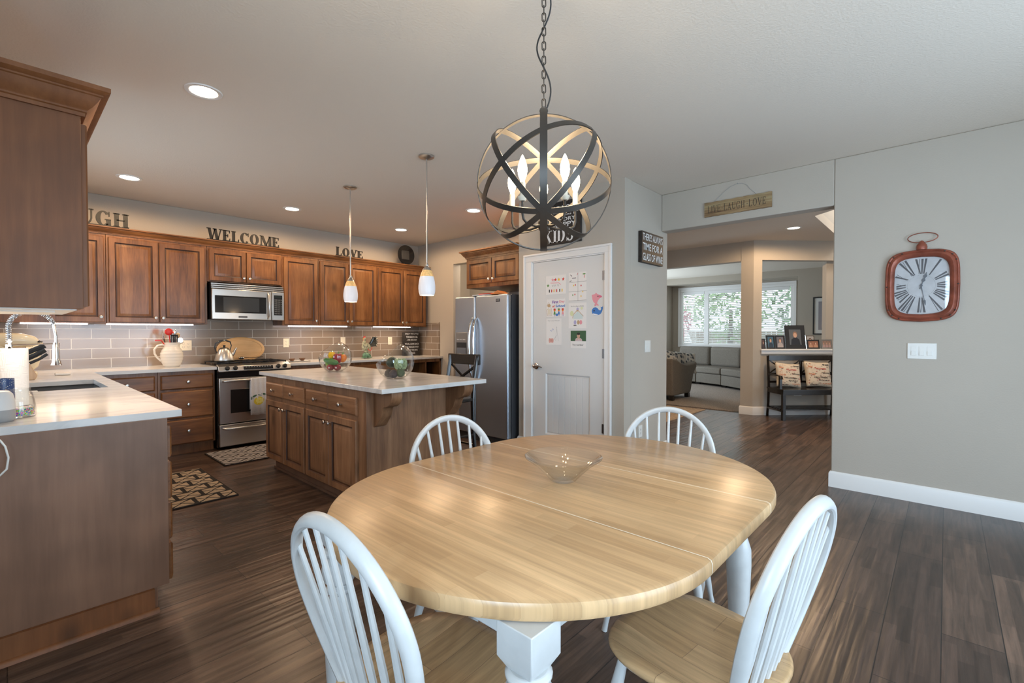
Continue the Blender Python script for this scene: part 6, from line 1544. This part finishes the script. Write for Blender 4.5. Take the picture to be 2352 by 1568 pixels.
# ================================================================= LIVING ROOM
SOFA = flat('sofa_tweed', (.165,.145,.12), .95, noise=.35, nscale=140, bump=.4, bscale=200)
sf = thing('sectional_sofa', 'grey curved sectional sofa under the living room windows', 'sofa', (9.0, 4.2, 0))
SO = Vector((9.0, 4.2, 0))
def sl(p): return (p[0]-SO.x, p[1]-SO.y)
# near section: arm with flared outline seen from the hall
arm_poly = [(8.45,.10),(9.28,.10),(9.34,.25),(9.42,.45),(9.56,.60),(9.62,.67),(9.55,.70),(9.40,.675),(9.25,.665),(9.05,.665),(8.85,.70),(8.62,.78),(8.42,.80)]
mb = MB(); mb.prism([(a-SO.x, b_) for a, b_ in arm_poly], 3.72-SO.y, 3.90-SO.y, 'y'); mb.build('arm', SOFA, sf, bev=.03, seg=3)
mb = MB(); mb.box(8.42-SO.x, 8.70-SO.x, 3.90-SO.y, 5.5-SO.y, .10, .78); mb.build('back', SOFA, sf, bev=.05, seg=3)
for y0_ in (3.91, 4.70): mb = MB(); mb.box(8.71-SO.x, 9.36-SO.x, y0_-SO.y, y0_+.78-SO.y, .12, .45); mb.build('seat_cushion', SOFA, sf, bev=.03, seg=3)
for p in ((9.22,3.77),(8.50,3.77),(8.5,5.4),(9.2,5.4)): mb = MB(); mb.box(p[0]-.04-SO.x, p[0]+.04-SO.x, p[1]-.04-SO.y, p[1]+.04-SO.y, .0145, .10); mb.build('foot', DKWOOD, sf)
# window section, seats along a curve
fp = [(11.70,5.30),(11.62,4.55),(11.30,3.85),(10.76,3.20),(10.1,2.75)]
def outw(i):
    a, b_ = Vector(fp[max(0,i-1)]), Vector(fp[min(len(fp)-1,i+1)]); t = (b_-a).normalized(); return Vector((-t.y, t.x))
def quad(mb, i, d0, d1, z0, z1):
    p0, p1 = Vector(fp[i]), Vector(fp[i+1]); n0, n1 = outw(i), outw(i+1); g = (p1-p0).normalized()*.008
    pts = [p0+n0*d0+g, p1+n1*d0-g, p1+n1*d1-g, p0+n0*d1+g]; mb.prism([sl(q) for q in pts], z0, z1, 'z')
for i in range(4):
    mb = MB(); quad(mb, i, .02, .9, .07, .30); mb.build('base', SOFA, sf, bev=.012)
    mb = MB(); quad(mb, i, .0, .62, .305, .46); mb.build('seat_cushion', SOFA, sf, bev=.035, seg=3)
    mb = MB(); quad(mb, i, .55, .80, .45, .93); mb.build('back_cushion', SOFA, sf, bev=.07, seg=4)
    mb = MB(); quad(mb, i, .80, .92, .10, .80); mb.build('back', SOFA, sf, bev=.03)
    p_ = Vector(fp[i+1])+outw(i+1)*.12; q_ = sl(p_); mb = MB(); mb.box(q_[0]-.05,q_[0]+.05,q_[1]-.05,q_[1]+.05,.0145,.07); mb.build('foot', DKWOOD, sf)
lpm, nt_, b_ = new_mat('leaf_print'); tc_ = nd(nt_, 'ShaderNodeTexCoord'); mp_ = nd(nt_, 'ShaderNodeMapping'); mp_.inputs['Scale'].default_value = (1,1,.55); mp_.inputs['Rotation'].default_value = (0,.6,0); vo_ = nd(nt_, 'ShaderNodeTexVoronoi', Scale=13); rp = nd(nt_, 'ShaderNodeValToRGB'); rp.color_ramp.interpolation = 'CONSTANT'
e = rp.color_ramp.elements; e[0].position = 0; e[0].color = (.05,.055,.06,1); e[1].position = .50; e[1].color = (.50,.46,.40,1); k_ = e.new(.34); k_.color = (.22,.22,.22,1)
vo_.inputs['Scale'].default_value = 17; nt_.links.new(tc_.outputs['Object'], mp_.inputs[0]); nt_.links.new(mp_.outputs[0], vo_.inputs['Vector']); nt_.links.new(vo_.outputs['Distance'], rp.inputs[0]); nt_.links.new(rp.outputs[0], b_.inputs['Base Color']); b_.inputs['Roughness'].default_value = .9
for (x, y, z, az, ln, w_), lab in (((9.22,4.02,.46,-.55,.25,.52),'leaf-patterned throw pillow at the back left of the near sofa arm'), ((9.62,3.98,.46,-.75,.45,.46),'leaf-patterned throw pillow leaning right above the near sofa arm'), ((8.90,3.98,.50,-.5,.15,.36),'small leaf-patterned pillow lowest at the left of the sofa arm')):
    pillow('throw_pillow', lab, None, w_, .46 if w_ > .45 else .36, .15, lpm, (), None, ln, .12, (x, y, z, az))
# large framed picture
r = thing('framed_picture', 'tall black-framed grey picture on the living room wall', 'picture', (12.148, 2.165, 1.245), -pi/2)
mb = MB(); mb.rings(0,.62,0,.82,[(0,0),(0,-.025),(.022,-.025),(.024,-.012)],cap=False); mb.build('frame', BLACKM, r)
mb = MB(); mb.add([(.02,-.012,.02),(.60,-.012,.02),(.60,-.012,.80),(.02,-.012,.80)],[(0,1,2,3)],0); d_rect(mb,.10,.52,.10,.72,-.0135,1); d_poly(mb,[(.16,.10),(.44,.10),(.42,.50),(.33,.68),(.27,.68),(.20,.45)],-.015,2); mb.build('print', [flat('mat_board',(.70,.70,.68),.6), flat('print_grey',(.30,.28,.30),.5), flat('print_dark',(.06,.055,.06),.5)], r, recalc=False)

# ================================================================= OUTSIDE THE LIVING WINDOWS
tag(MB().box(12.9, 22, -4, 12, -.35, -.302).build('lawn', flat('grass', (.12,.22,.06), .9, noise=.4, nscale=8)), 'green lawn outside the living room windows', 'lawn')
mb = MB(); 
for i in range(70): mb.box(17.0, 17.03, -2+i*.155, -2+i*.155+.14, -.3, 1.35)
mb.box(17.03,17.07,-2,9,.0,.1); mb.box(17.03,17.07,-2,9,1.05,1.15)
tag(mb.build('fence', flat('fence_wood', (.42,.36,.30), .8)), 'pale wooden board fence outside the living room windows', 'fence')
def shrub(x, y, z, r_, m, label, seed, sq=1.0):
    rnd = random.Random(seed); mb = MB()
    for k in range(900):
        a, t = rnd.uniform(0, 2*pi), math.acos(rnd.uniform(-1, 1)); q = r_*rnd.uniform(.6, 1.05); c = Vector((q*sin(t)*cos(a), q*sin(t)*sin(a), q*cos(t)*sq))
        s_ = rnd.uniform(.05,.11); u = Vector((rnd.uniform(-1,1), rnd.uniform(-1,1), rnd.uniform(-1,1))).normalized()*s_; v = u.orthogonal().normalized()*s_*.6
        mb.add([c-u, c+v, c+u, c-v], [(0,1,2,3)])
    r = thing('garden_tree', label, 'tree', (x, y, -.3)); mb.build('foliage', m, r, loc=(0,0,z+.3), recalc=False)
    mb = MB(); mb.tube([(0,0,0),(.03,.02,z*.6),(0,0,z+.3)], [.10,.08,.05], 8); mb.build('trunk', pal('bark', (.12,.08,.05), .9) if 'bark' not in bpy.data.materials else bpy.data.materials['bark'], r)
LFR = flat('red_leaves', (.55,.15,.19), .7, noise=.4, nscale=6); LFG = flat('green_leaves', (.28,.42,.20), .7, noise=.5, nscale=6); LFD = flat('dark_leaves', (.20,.34,.18), .7, noise=.5, nscale=6)
shrub(15.4, 7.2, 1.7, .95, LFR, 'red-leaved tree seen through the left living room blinds', 1)
shrub(15.6, 5.0, 2.0, 1.1, LFG, 'green leafy tree seen through the middle living room blinds', 2)
shrub(15.4, 2.7, 1.9, 1.1, LFD, 'dark green tree seen through the right living room blinds', 3)
shrub(18.5, 7.8, 3.2, 1.7, LFG, 'tall green tree beyond the fence', 4)
